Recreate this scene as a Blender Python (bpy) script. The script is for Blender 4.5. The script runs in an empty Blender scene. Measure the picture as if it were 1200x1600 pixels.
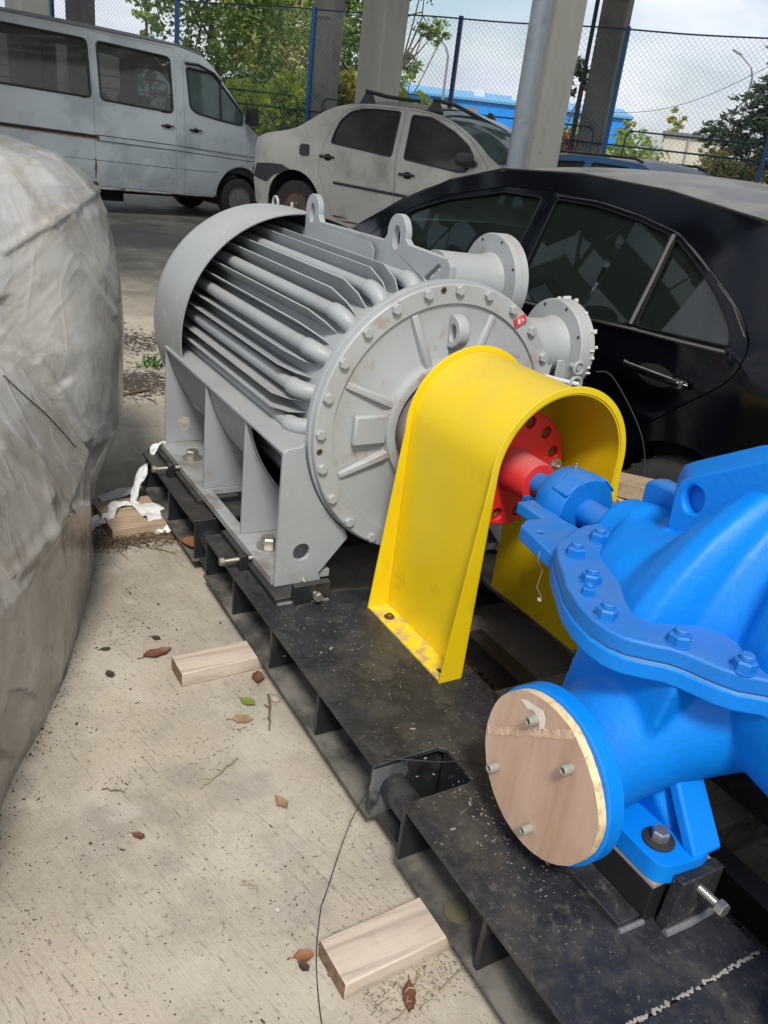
import bpy, bmesh, math, random
import numpy as np
from mathutils import Vector, Matrix, Euler, noise
from mathutils.geometry import delaunay_2d_cdt
random.seed(7)
R_ = math.radians
sc = bpy.context.scene
COL = sc.collection
GZ = -0.045                       # concrete level; the steel skid sits on 45 mm timbers at z = 0

# ------------------------------------------------------------------ camera
_f, _mx, _mz = 1288.0, np.array([-805., -672., 1288.]), np.array([-360., 2900., 1288.])
_U = -_mx / np.linalg.norm(_mx)
_D = _mz - _U * np.dot(_mz, _U); _D /= np.linalg.norm(_D)
_W = -_D; _V = np.cross(_W, _U)
_Rm = np.array([_U, _V, _W])
cam = bpy.data.cameras.new('camera'); camo = bpy.data.objects.new('camera', cam); COL.objects.link(camo)
cam.sensor_fit = 'VERTICAL'; cam.sensor_height = 36.0; cam.sensor_width = 27.0
cam.lens = 36.0 * _f / 1600.0
cam.clip_start = 0.05; cam.clip_end = 3000
M = Matrix.Identity(4)
for i in range(3):
    M[i][0] = _Rm[i][0]; M[i][1] = -_Rm[i][1]; M[i][2] = -_Rm[i][2]
M.translation = Vector((0, 0, 1.42))
camo.matrix_world = M
sc.camera = camo

# ------------------------------------------------------------------ world, sun, exposure
SUN_EL, SUN_AZ = R_(52), R_(-28)          # azimuth of the sun measured from +X towards +Y
world = bpy.data.worlds.new('World'); sc.world = world; world.use_nodes = True
wt = world.node_tree; wt.nodes.clear()
def WN(t, **k):
    n = wt.nodes.new(t)
    for a, b in k.items(): setattr(n, a, b)
    return n
wo = WN('ShaderNodeOutputWorld'); wb = WN('ShaderNodeBackground'); wb.inputs['Strength'].default_value = 0.1
sky = WN('ShaderNodeTexSky', sky_type='NISHITA', sun_disc=False, sun_elevation=SUN_EL, sun_rotation=R_(90) - SUN_AZ)
sky.air_density = 1.2; sky.dust_density = 2.5
tc = WN('ShaderNodeTexCoord'); mp = WN('ShaderNodeMapping'); mp.inputs['Scale'].default_value = (2.0, 2.0, 5.0); mp.inputs['Location'].default_value = (.4, 1.3, .2)
nz = WN('ShaderNodeTexNoise'); nz.inputs['Scale'].default_value = 1.6; nz.inputs['Detail'].default_value = 7; nz.inputs['Roughness'].default_value = .55
cr = WN('ShaderNodeValToRGB'); cr.color_ramp.elements[0].position = .30; cr.color_ramp.elements[1].position = .56
nz2 = WN('ShaderNodeTexNoise'); nz2.inputs['Scale'].default_value = 3.1; nz2.inputs['Detail'].default_value = 5
cc = WN('ShaderNodeValToRGB'); cc.color_ramp.elements[0].position = .35; cc.color_ramp.elements[0].color = (4.5, 4.95, 5.9, 1)
cc.color_ramp.elements[1].position = .62; cc.color_ramp.elements[1].color = (6.5, 6.75, 7.2, 1)
mx = WN('ShaderNodeMix', data_type='RGBA')
L = wt.links.new
L(tc.outputs['Generated'], mp.inputs['Vector']); L(mp.outputs[0], nz.inputs['Vector']); L(mp.outputs[0], nz2.inputs['Vector'])
L(nz.outputs[0], cr.inputs[0]); L(nz2.outputs[0], cc.inputs[0])
L(cr.outputs[0], mx.inputs['Factor']); L(sky.outputs[0], mx.inputs['A']); L(cc.outputs[0], mx.inputs['B'])
L(mx.outputs['Result'], wb.inputs['Color']); L(wb.outputs[0], wo.inputs['Surface'])
sun = bpy.data.lights.new('sun', 'SUN'); suno = bpy.data.objects.new('sun', sun); COL.objects.link(suno)
sun.energy = 2.3; sun.angle = R_(11); sun.color = (1.0, .95, .87)
sd = Vector((math.cos(SUN_EL) * math.cos(SUN_AZ), math.cos(SUN_EL) * math.sin(SUN_AZ), math.sin(SUN_EL)))
suno.rotation_euler = sd.to_track_quat('Z', 'Y').to_euler(); suno.location = sd * 30
sc.view_settings.view_transform = 'Standard'; sc.view_settings.look = 'None'
sc.view_settings.exposure = 0.6; sc.view_settings.gamma = 1.0; sc.view_settings.use_curve_mapping = False
sc.cycles.max_bounces = 6; sc.cycles.transparent_max_bounces = 12

# ------------------------------------------------------------------ helpers
def interp(x, pts):
    if x <= pts[0][0]: return pts[0][1]
    for (a, b), (c, d) in zip(pts, pts[1:]):
        if x <= c: return b + (d - b) * (x - a) / (c - a)
    return pts[-1][1]
def inside(p, poly):
    x, y = p[0], p[1]; r = False; n = len(poly)
    for i in range(n):
        x1, y1 = poly[i][0], poly[i][1]; x2, y2 = poly[i - 1][0], poly[i - 1][1]
        if (y1 > y) != (y2 > y) and x < (x2 - x1) * (y - y1) / (y2 - y1) + x1: r = not r
    return r
def circle(cx, cy, r, n=20, ry=None):
    return [(cx + r * math.cos(2 * math.pi * i / n), cy + (ry or r) * math.sin(2 * math.pi * i / n)) for i in range(n)]
def rrect(x0, x1, y0, y1, r, n=4):
    o = []
    for cx, cy, a0 in ((x1 - r, y1 - r, 0), (x0 + r, y1 - r, 90), (x0 + r, y0 + r, 180), (x1 - r, y0 + r, 270)):
        for i in range(n + 1):
            a = R_(a0 + 90 * i / n); o.append((cx + r * math.cos(a), cy + r * math.sin(a)))
    return o
def rounded(poly, r, n=4):
    o = []; m = len(poly)
    for i in range(m):
        p = Vector(poly[i][:2]); a = Vector(poly[i - 1][:2]); b = Vector(poly[(i + 1) % m][:2])
        ra = min(r, (a - p).length * .45); rb = min(r, (b - p).length * .45)
        p0 = p + (a - p).normalized() * ra; p1 = p + (b - p).normalized() * rb
        for k in range(n + 1):
            t = k / n; q = p0 * (1 - t) ** 2 + p * 2 * t * (1 - t) + p1 * t * t; o.append((q.x, q.y))
    return o
def cdt(outline, holes=(), step=None):
    vs = []; es = []
    for lp in [outline] + list(holes):
        b = len(vs); n = len(lp)
        vs += [Vector((p[0], p[1])) for p in lp]; es += [(b + i, b + (i + 1) % n) for i in range(n)]
    if step:
        xs = [p[0] for p in outline]; ys = [p[1] for p in outline]
        segs = [(vs[a], vs[b]) for a, b in es]
        nx = max(1, int((max(xs) - min(xs)) / step)); ny = max(1, int((max(ys) - min(ys)) / step))
        for i in range(1, nx):
            for j in range(1, ny):
                p = (min(xs) + (max(xs) - min(xs)) * i / nx, min(ys) + (max(ys) - min(ys)) * j / ny)
                if inside(p, outline) and not any(inside(p, h) for h in holes):
                    P = Vector(p); ok = True
                    for a, b in segs:
                        d = b - a; t = max(0, min(1, (P - a).dot(d) / max(d.length_squared, 1e-12)))
                        if (a + d * t - P).length < step * .3: ok = False; break
                    if ok: vs.append(P)
    r = delaunay_2d_cdt(vs, es, [], 0, 1e-6)
    V = [(p.x, p.y) for p in r[0]]; F = []
    for f in r[2]:
        c = (sum(V[i][0] for i in f) / len(f), sum(V[i][1] for i in f) / len(f))
        if inside(c, outline) and not any(inside(c, h) for h in holes): F.append(tuple(f))
    return V, F
AX = {'x': lambda u, v, d: (d, u, v), 'y': lambda u, v, d: (u, d, v), 'z': lambda u, v, d: (u, v, d)}
class MB:
    def __init__(s): s.v = []; s.f = []
    def add(s, vs, fs):
        b = len(s.v); s.v += [tuple(p) for p in vs]; s.f += [tuple(i + b for i in f) for f in fs]; return s
    def box(s, x0, x1, y0, y1, z0, z1):
        return s.add([(x, y, z) for x in (x0, x1) for y in (y0, y1) for z in (z0, z1)],
                     [(0, 1, 3, 2), (4, 6, 7, 5), (0, 4, 5, 1), (2, 3, 7, 6), (0, 2, 6, 4), (1, 5, 7, 3)])
    def obox(s, c, ax, ay, az):
        c = Vector(c); ax = Vector(ax); ay = Vector(ay); az = Vector(az)
        return s.add([c + ax * i + ay * j + az * k for i in (-1, 1) for j in (-1, 1) for k in (-1, 1)],
                     [(0, 1, 3, 2), (4, 6, 7, 5), (0, 4, 5, 1), (2, 3, 7, 6), (0, 2, 6, 4), (1, 5, 7, 3)])
    def plate(s, outline, holes, ax, a, b, step=None):
        V, F = cdt(outline, holes, step); g = AX[ax]; n = len(V)
        vs = [g(u, v, a) for u, v in V] + [g(u, v, b) for u, v in V]
        fs = list(F) + [tuple(i + n for i in reversed(f)) for f in F]
        cnt = {}
        for f in F:
            for i in range(len(f)):
                e = (f[i], f[(i + 1) % len(f)])
                if (e[1], e[0]) in cnt: del cnt[(e[1], e[0])]
                else: cnt[e] = 1
        fs += [(e[1], e[0], e[0] + n, e[1] + n) for e in cnt]
        return s.add(vs, fs)
    def panel(s, outline, holes, fn, step=None):
        V, F = cdt(outline, holes, step)
        return s.add([fn(u, v) for u, v in V], F)
    def cyl(s, p0, p1, r0, r1=None, n=16, cap=True):
        return s.tube([p0, p1], [r0, r0 if r1 is None else r1], n, cap)
    def tube(s, pts, r, n=8, cap=True):
        pts = [Vector(p) for p in pts]; m = len(pts); rr = r if isinstance(r, (list, tuple)) else [r] * m
        up = None; b = len(s.v); vs = []
        for i, p in enumerate(pts):
            t = ((pts[min(i + 1, m - 1)] - p).normalized() + (p - pts[max(i - 1, 0)]).normalized())
            t = t.normalized() if t.length > 1e-9 else Vector((0, 0, 1))
            if up is None:
                up = Vector((0, 0, 1)) if abs(t.z) < .9 else Vector((1, 0, 0))
            x = (up - t * up.dot(t)).normalized(); y = t.cross(x); up = x
            vs += [p + (x * math.cos(2 * math.pi * k / n) + y * math.sin(2 * math.pi * k / n)) * rr[i] for k in range(n)]
        fs = [(i * n + k, i * n + (k + 1) % n, (i + 1) * n + (k + 1) % n, (i + 1) * n + k) for i in range(m - 1) for k in range(n)]
        if cap: fs += [tuple(reversed(range(n))), tuple(range((m - 1) * n, m * n))]
        return s.add(vs, fs)
    def lathe(s, prof, o, ax='x', n=48, a0=0, a1=360, closed=False):
        o = Vector(o); full = abs(a1 - a0) >= 360; k = n if full else n + 1; vs = []; fs = []
        for t, r in prof:
            for i in range(k):
                a = R_(a0 + (a1 - a0) * i / n); c, q = r * math.cos(a), r * math.sin(a)
                vs.append(o + Vector({'x': (t, -q, c), 'y': (q, t, c), 'z': (c, q, t)}[ax]))
        m = len(prof)
        for j in range(m if closed else m - 1):
            for i in range(n):
                i2 = (i + 1) % k; j2 = (j + 1) % m
                fs.append((j * k + i, j * k + i2, j2 * k + i2, j2 * k + i))
        if not closed and full:
            if prof[0][1] > 1e-4: fs.append(tuple(range(k)))
            if prof[-1][1] > 1e-4: fs.append(tuple(reversed(range((m - 1) * k, m * k))))
        return s.add(vs, fs)
    def mesh(s, name, mat=None, smooth=35, off=None):
        me = bpy.data.meshes.new(name)
        v = np.array(s.v, dtype=float)
        if off is not None: v = v - np.array(off)
        me.from_pydata(v.tolist(), [], s.f); me.validate(); me.update()
        bm = bmesh.new(); bm.from_mesh(me)
        bmesh.ops.recalc_face_normals(bm, faces=bm.faces); bm.to_mesh(me); bm.free()
        if smooth:
            me.shade_smooth(); me.set_sharp_from_angle(angle=R_(smooth))
        if mat: me.materials.append(mat)
        return me
ORG = {}
def tag(o, label=None, cat=None, group=None, kind=None):
    if label: o['label'] = label
    if cat: o['category'] = cat
    if group: o['group'] = group
    if kind: o['kind'] = kind
    return o
def thing(name, label, cat, loc=(0, 0, 0), rot=(0, 0, 0), group=None, local=False):
    o = bpy.data.objects.new(name, None); COL.objects.link(o); o.empty_display_size = .1
    o.location = loc; o.rotation_euler = rot
    ORG[o.name] = (0, 0, 0) if local else tuple(loc)
    return tag(o, label, cat, group)
def part(mb, name, mat, par, bevel=None, smooth=35, label=None, seg=2):
    off = ORG[par.name] if par else None
    me = mb.mesh(name, mat, smooth, off)
    o = bpy.data.objects.new(name, me); COL.objects.link(o)
    if par: o.parent = par; ORG[o.name] = off
    if bevel:
        b = o.modifiers.new('bevel', 'BEVEL'); b.width = bevel; b.segments = seg; b.limit_method = 'ANGLE'; b.angle_limit = R_(40)
        b.harden_normals = False
    if label: o['label'] = label
    return o
def single(mb, name, mat, label, cat, group=None, base=None, bevel=None, smooth=35, kind=None):
    v = np.array(mb.v); c = base if base is not None else ((v[:, 0].min() + v[:, 0].max()) / 2, (v[:, 1].min() + v[:, 1].max()) / 2, v[:, 2].min())
    me = mb.mesh(name, mat, smooth, c); o = bpy.data.objects.new(name, me); COL.objects.link(o); o.location = c
    if bevel:
        b = o.modifiers.new('bevel', 'BEVEL'); b.width = bevel; b.segments = 2; b.limit_method = 'ANGLE'
    return tag(o, label, cat, group, kind)
def inst(me, name, par, loc, d=(0, 0, 1), spin=0, scale=None):
    o = bpy.data.objects.new(name, me); COL.objects.link(o)
    off = Vector(ORG[par.name]); o.parent = par; ORG[o.name] = tuple(off)
    o.location = Vector(loc) - off
    q = Vector(d).to_track_quat('Z', 'Y'); o.rotation_euler = (q.to_matrix() @ Matrix.Rotation(spin, 3, 'Z')).to_euler()
    if scale: o.scale = scale
    return o
def structure(mb, name, mat, smooth=None, kind='structure'):
    o = bpy.data.objects.new(name, mb.mesh(name, mat, smooth)); COL.objects.link(o); o['kind'] = kind; return o

# ------------------------------------------------------------------ materials
class NT:
    def __init__(s, name):
        s.m = bpy.data.materials.new(name); s.m.use_nodes = True; s.t = s.m.node_tree; s.t.nodes.clear()
        s.out = s.n('ShaderNodeOutputMaterial'); s.b = s.n('ShaderNodeBsdfPrincipled'); s.l(s.b.outputs[0], s.out.inputs['Surface'])
        s.co = s.n('ShaderNodeTexCoord')
    def n(s, t, **k):
        x = s.t.nodes.new(t)
        for a, b in k.items(): setattr(x, a, b)
        return x
    def l(s, a, b): s.t.links.new(a, b)
    def set(s, sock, v):
        if hasattr(v, 'is_linked') or hasattr(v, 'links'): s.l(v, sock)
        else: sock.default_value = v
    def noise(s, scale, detail=4, rough=.55, stretch=None, rot=None, dist=0, gen='Object', loc=None):
        x = s.n('ShaderNodeTexNoise'); x.inputs['Scale'].default_value = scale; x.inputs['Detail'].default_value = detail
        x.inputs['Roughness'].default_value = rough; x.inputs['Distortion'].default_value = dist
        if stretch or rot or loc:
            m = s.n('ShaderNodeMapping'); s.l(s.co.outputs[gen], m.inputs['Vector'])
            if stretch: m.inputs['Scale'].default_value = stretch
            if rot: m.inputs['Rotation'].default_value = rot
            if loc: m.inputs['Location'].default_value = loc
            if rot and stretch: # rotate first, then stretch
                m2 = s.n('ShaderNodeMapping'); m.inputs['Scale'].default_value = (1, 1, 1); m2.inputs['Scale'].default_value = stretch
                s.l(m.outputs[0], m2.inputs['Vector']); m = m2
            s.l(m.outputs[0], x.inputs['Vector'])
        else: s.l(s.co.outputs[gen], x.inputs['Vector'])
        return x.outputs[0]
    def ramp(s, f, a, b, ca=(0, 0, 0, 1), cb=(1, 1, 1, 1)):
        x = s.n('ShaderNodeValToRGB'); e = x.color_ramp.elements
        e[0].position = a; e[1].position = b; e[0].color = ca; e[1].color = cb
        s.l(f, x.inputs[0]); return x.outputs[0]
    def mix(s, f, a, b, mode='MIX'):
        x = s.n('ShaderNodeMix', data_type='RGBA', blend_type=mode)
        s.set(x.inputs['Factor'], f)
        for k, v in (('A', a), ('B', b)):
            if isinstance(v, (tuple, list)): x.inputs[k].default_value = (*v[:3], 1)
            else: s.l(v, x.inputs[k])
        return x.outputs['Result']
    def math(s, op, a, b=0.0):
        x = s.n('ShaderNodeMath', operation=op); s.set(x.inputs[0], a); s.set(x.inputs[1], b); return x.outputs[0]
    def bump(s, h, strength, dist=.01, prev=None):
        x = s.n('ShaderNodeBump'); x.inputs['Strength'].default_value = strength; x.inputs['Distance'].default_value = dist
        s.l(h, x.inputs['Height'])
        if prev is not None: s.l(prev, x.inputs['Normal'])
        return x.outputs[0]
    def normz(s):
        g = s.n('ShaderNodeNewGeometry'); x = s.n('ShaderNodeSeparateXYZ'); s.l(g.outputs['Normal'], x.inputs[0]); return x.outputs[2]
def paint(name, col, rough=.45, metal=0, dlev=(.25, .95), var=.12, vscale=5, dirt=None, damt=.5, dlo=.58, dhi=.72, dscale=9, dust=None, dustamt=.5, bump=.08, bscale=70, bdist=.002, coat=0, spec=.5):
    t = NT(name)
    c = t.mix(t.ramp(t.noise(vscale, 5), .3, .7), [x * (1 - var) for x in col], [min(1, x * (1 + var)) for x in col])
    rg = rough
    if dirt:
        mk = t.math('MULTIPLY', t.ramp(t.noise(dscale, 8, .65), dlo, dhi), damt); c = t.mix(mk, c, dirt)
    if dust:
        up = t.ramp(t.normz(), *dlev)
        dn = t.ramp(t.noise(7, 8, .7), .32, .68, (.25, .25, .25, 1))
        mk2 = t.math('MULTIPLY', t.math('MULTIPLY', up, dn), dustamt); c = t.mix(mk2, c, dust)
        rg = t.math('ADD', rough, t.math('MULTIPLY', mk2, .45))
    t.l(c, t.b.inputs['Base Color']); t.set(t.b.inputs['Roughness'], rg); t.b.inputs['Metallic'].default_value = metal
    t.b.inputs['Coat Weight'].default_value = coat; t.b.inputs['Coat Roughness'].default_value = .06
    t.b.inputs['Specular IOR Level'].default_value = spec
    if bump:
        t.l(t.bump(t.noise(bscale, 4), bump, bdist), t.b.inputs['Normal'])
    return t.m
def glass(name, tint, trans=.5, dust=.12, dcol=(.3, .3, .28), rough=.03):
    t = NT(name); t.t.nodes.remove(t.b)
    tr = t.n('ShaderNodeBsdfTransparent'); tr.inputs[0].default_value = (*tint, 1)
    df = t.n('ShaderNodeBsdfDiffuse'); df.inputs[0].default_value = (*dcol, 1)
    dk = t.n('ShaderNodeBsdfDiffuse'); dk.inputs[0].default_value = (tint[0] * .05, tint[1] * .05, tint[2] * .05, 1)
    gl = t.n('ShaderNodeBsdfGlossy'); gl.inputs['Roughness'].default_value = rough
    fr = t.n('ShaderNodeFresnel'); fr.inputs['IOR'].default_value = 1.65
    m0 = t.n('ShaderNodeMixShader'); m0.inputs[0].default_value = trans; t.l(dk.outputs[0], m0.inputs[1]); t.l(tr.outputs[0], m0.inputs[2])
    m1 = t.n('ShaderNodeMixShader'); t.l(fr.outputs[0], m1.inputs[0]); t.l(m0.outputs[0], m1.inputs[1]); t.l(gl.outputs[0], m1.inputs[2])
    m2 = t.n('ShaderNodeMixShader'); t.set(m2.inputs[0], t.math('MULTIPLY', t.ramp(t.noise(4, 8, .65), .3, .75, (.35, .35, .35, 1)), dust))
    t.l(m1.outputs[0], m2.inputs[1]); t.l(df.outputs[0], m2.inputs[2]); t.l(m2.outputs[0], t.out.inputs['Surface'])
    return t.m
DUST = (.30, .265, .22)
m_grey = paint('grey_enamel', (.32, .345, .36), .42, dirt=(.23, .17, .11), damt=.45, dlo=.58, dhi=.76, dust=(.36, .33, .29), dustamt=.4, bump=.06, bscale=45, var=.07)
m_greyd = paint('grey_enamel_stained', (.36, .38, .385), .45, dirt=(.30, .17, .07), damt=.8, dlo=.57, dhi=.72, dscale=11, dust=(.36, .33, .29), dustamt=.4, bump=.15, bscale=60, var=.08)
m_yellow = paint('yellow_enamel', (.74, .53, .006), .36, var=.06, vscale=3, dirt=(.30, .21, .04), damt=.5, dlo=.60, dhi=.78, dust=(.42, .33, .16), dustamt=.35, bump=.03, bscale=30, coat=.1)
m_yellowdust = paint('yellow_enamel_dusty', (.78, .57, .02), .5, var=.05, dirt=(.33, .26, .18), damt=.75, dlo=.45, dhi=.6, dscale=22, bump=.1)
m_red = paint('red_enamel', (.74, .018, .02), .42, var=.05, dirt=(.25, .06, .05), damt=.4, dlo=.66, dhi=.8, bump=.05)
m_redd = paint('red_enamel_dusty', (.66, .03, .035), .5, var=.08, dust=(.33, .17, .15), dustamt=.9, bump=.05)
m_blue = paint('blue_enamel', (.0002, .20, .70), .46, var=.06, vscale=3, dirt=(.03, .09, .20), damt=.3, dlo=.62, dhi=.8, dscale=6, spec=.32, bump=.4, bscale=70, bdist=.003, coat=0)
m_blued = paint('blue_enamel_grimy', (.0005, .165, .58), .5, var=.1, dirt=(.10, .10, .12), damt=.5, dlo=.55, dhi=.72, dscale=13, dust=(.10, .16, .28), dustamt=.5, bump=.45, bscale=95, bdist=.0015)
m_black = paint('black_steel', (.014, .0145, .017), .42, var=.25, dirt=(.10, .085, .065), damt=.75, dlo=.54, dhi=.8, dscale=8, dust=DUST, dustamt=.12, bump=.12, bscale=60)
def deck_mat():
    t = NT('black_deck'); c = t.mix(t.ramp(t.noise(9, 6, .65), .35, .65), (.010, .011, .014), (.026, .027, .033))
    v = t.noise(15, 5, .6, loc=(3, 3, 0), dist=.5); c = t.mix(t.math('MULTIPLY', t.ramp(v, .50, .60), .5), c, (.055, .052, .046))
    c = t.mix(t.math('MULTIPLY', t.math('MULTIPLY', t.ramp(t.noise(38, 8, .78), .54, .66), t.ramp(t.noise(2.4, 4, .6), .46, .64)), .5), c, (.15, .135, .11))
    c = t.mix(t.math('MULTIPLY', t.ramp(t.noise(3.1, 6, .65, loc=(5, 1, 0)), .50, .68), .5), c, (.11, .095, .07))
    c = t.mix(t.math('MULTIPLY', t.ramp(t.noise(110, 3, .7), .64, .70), .5), c, (.26, .24, .21))
    t.l(c, t.b.inputs['Base Color']); t.set(t.b.inputs['Roughness'], t.math('ADD', .36, t.math('MULTIPLY', t.noise(12, 5), .3))); t.l(t.bump(t.noise(60, 6, .7), .25, .003), t.b.inputs['Normal']); return t.m
m_blackt = deck_mat()
m_dustsill = paint('dusty_black_steel', (.042, .041, .038), .75, var=.35, vscale=9, dirt=(.19, .175, .15), damt=.85, dlo=.40, dhi=.62, dscale=6, bump=.2)
m_greypad = paint('grey_enamel_settled_dirt', (.32, .335, .34), .5, dirt=(.17, .14, .115), damt=.8, dlo=.44, dhi=.64, dscale=7, bump=.1)
m_blackfar = paint('black_steel_settled_dust', (.02, .02, .02), .6, var=.3, dirt=(.22, .19, .15), damt=.7, dlo=.42, dhi=.62, dscale=12, dust=DUST, dustamt=.6, bump=.2)
m_zinc = paint('zinc_plated', (.52, .50, .44), .33, metal=.85, var=.15, dirt=(.25, .18, .08), damt=.4, bump=.05)
m_brass = paint('yellow_zinc', (.36, .335, .27), .45, metal=.7, var=.15, bump=.05)
m_steel = paint('bare_steel', (.38, .38, .37), .38, metal=.8, var=.2, dirt=(.22, .13, .06), damt=.6, bump=.08)
m_pin = paint('rusty_pin', (.16, .085, .03), .55, metal=.4, var=.3, bump=.2)
m_rubber = paint('rubber', (.018, .021, .021), .7, bump=.1)
m_hole = paint('hole_dark', (.02, .018, .016), .9, bump=0)
m_weld = paint('weld_bead', (.20, .21, .22), .4, metal=.4, var=.25, bump=.5, bscale=120, bdist=.004)
m_chrome = paint('dull_chrome', (.20, .19, .18), .3, metal=.9, var=.1, bump=0)
m_ptrim = paint('black_plastic', (.022, .022, .025), .5, dust=DUST, dustamt=.25, bump=.08)

# ------------------------------------------------------------------ ground
def ground_mat():
    t = NT('yard_concrete')
    c = t.mix(t.ramp(t.noise(1.1, 7, .65), .32, .68), (.31, .27, .215), (.47, .41, .33))
    c = t.mix(t.math('MULTIPLY', t.ramp(t.noise(3.3, 8, .65, loc=(3, 1, 0)), .46, .70), .65), c, (.52, .475, .41))
    c = t.mix(t.math('MULTIPLY', t.ramp(t.noise(2.1, 7, .7, loc=(7, 2, 0)), .48, .72), .7), c, (.235, .205, .165))
    ang = R_(-17)
    br = t.noise(210, 4, .65, stretch=(.04, 1, 1), rot=(0, 0, ang), gen='Object')
    patch = t.ramp(t.noise(2.6, 5, .6, loc=(1, 5, 2)), .40, .58)
    brm = t.math('MULTIPLY', t.ramp(br, .53, .66), patch)
    c = t.mix(t.math('MULTIPLY', brm, .2), c, (.10, .085, .07))
    brl = t.math('MULTIPLY', t.ramp(t.noise(240, 3, .6, stretch=(.04, 1, 1), rot=(0, 0, ang), loc=(0, 0, 3)), .5, .7), patch)
    c = t.mix(t.math('MULTIPLY', brl, .10), c, (.56, .52, .46))
    sp = t.math('MAXIMUM', t.ramp(t.noise(95, 6, .75), .585, .65), t.ramp(t.noise(38, 8, .8, loc=(5, 5, 5)), .635, .68)); cl = t.ramp(t.noise(3.4, 5, .6, loc=(4, 4, 0)), .32, .58)
    c = t.mix(t.math('MULTIPLY', t.math('MULTIPLY', sp, cl), .95), c, (.06, .05, .042))
    sp2 = t.ramp(t.noise(130, 3, .7), .62, .72)
    c = t.mix(t.math('MULTIPLY', sp2, .35), c, (.09, .078, .066))
    c = t.mix(t.math('MULTIPLY', t.ramp(t.noise(5.5, 7, .68, loc=(6, 6, 1)), .50, .70), .5), c, (.20, .185, .165))
    c = t.mix(t.math('MULTIPLY', t.ramp(t.noise(8, 7, .7, loc=(1, 9, 1)), .56, .72), .4), c, (.56, .53, .47))
    # wet ground and van shadow painted into the colour further back (world metres)
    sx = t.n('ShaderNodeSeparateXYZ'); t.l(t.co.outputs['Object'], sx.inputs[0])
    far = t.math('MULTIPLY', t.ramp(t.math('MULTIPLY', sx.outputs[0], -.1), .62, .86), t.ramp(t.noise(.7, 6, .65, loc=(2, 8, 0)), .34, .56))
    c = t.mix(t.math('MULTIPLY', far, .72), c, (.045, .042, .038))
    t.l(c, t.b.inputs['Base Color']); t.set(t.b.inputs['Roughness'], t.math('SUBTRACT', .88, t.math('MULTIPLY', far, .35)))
    dash = t.math('MULTIPLY', t.ramp(t.noise(150, 6, .72, stretch=(.085, 1, 1), rot=(0, 0, ang), loc=(2, 2, 7)), .585, .65), t.ramp(t.noise(1.9, 5, .6, loc=(9, 5, 2)), .40, .56))
    c = t.mix(t.math('MULTIPLY', dash, .7), c, (.085, .07, .058))
    t.l(c, t.b.inputs['Base Color'])
    h = t.math('ADD', t.math('MULTIPLY', br, .8), t.math('MULTIPLY', t.noise(90, 5, .7), .6))
    t.l(t.bump(h, .38, .005), t.b.inputs['Normal'])
    return t.m
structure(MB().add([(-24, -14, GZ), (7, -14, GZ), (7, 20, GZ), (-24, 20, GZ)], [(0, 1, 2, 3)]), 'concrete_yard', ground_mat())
def grass_mat():
    t = NT('rough_grass'); c = t.mix(t.ramp(t.noise(.35, 8, .7), .35, .65), (.05, .085, .02), (.13, .125, .05))
    t.l(c, t.b.inputs['Base Color']); t.b.inputs['Roughness'].default_value = .9; return t.m
structure(MB().add([(-1500, -1500, GZ - .03), (1500, -1500, GZ - .03), (1500, 1500, GZ - .03), (-1500, 1500, GZ - .03)], [(0, 1, 2, 3)]), 'grass_ground', grass_mat())

# ------------------------------------------------------------------ hardware meshes (axis +Z, seat at z = 0)
def hexpoly(af, rot=0): return [(af / math.sqrt(3) * math.cos(R_(60 * i + rot)), af / math.sqrt(3) * math.sin(R_(60 * i + rot))) for i in range(6)]
def hexhead(name, af, h, mat, washer=None, stud=None, rnd=True):
    m = MB(); p = hexpoly(af); r0 = af * .5
    ring = lambda s, z: [(x * s, y * s, z) for x, y in p]
    z0 = 0
    if washer:
        m.tube([(0, 0, 0), (0, 0, washer[1])], washer[0], 20); z0 = washer[1]
    vs = ring(1, z0) + ring(1, z0 + h * .82) + ring(.86, z0 + h)
    fs = [tuple(range(12, 18)), tuple(reversed(range(6)))]
    for k in (0, 6): fs += [(k + i, k + (i + 1) % 6, k + 6 + (i + 1) % 6, k + 6 + i) for i in range(6)]
    m.add(vs, fs)
    if stud:
        r, l = stud; zz = z0 + h; pts = []; rr = []
        n = max(2, int(l / .0035))
        for i in range(n): pts += [(0, 0, zz + l * i / n), (0, 0, zz + l * (i + .5) / n)]; rr += [r * .93, r]
        pts.append((0, 0, zz + l)); rr.append(r * .8); m.tube(pts, rr, 14)
    return m.mesh(name, mat, 30)
def screw(name, af, h, r, l, mat):      # hex head then a threaded shank downwards (-Z)
    m = MB(); p = hexpoly(af)
    m.add([(x, y, 0) for x, y in p] + [(x, y, h * .85) for x, y in p] + [(x * .87, y * .87, h) for x, y in p],
          [tuple(range(12, 18)), tuple(reversed(range(6)))] + [(k + i, k + (i + 1) % 6, k + 6 + (i + 1) % 6, k + 6 + i) for k in (0, 6) for i in range(6)])
    n = int(l / .004); pts = []; rr = []
    for i in range(n): pts += [(0, 0, -l * i / n), (0, 0, -l * (i + .5) / n)]; rr += [r * .9, r]
    m.tube(pts, rr, 12)
    return m.mesh(name, mat, 30)

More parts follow.
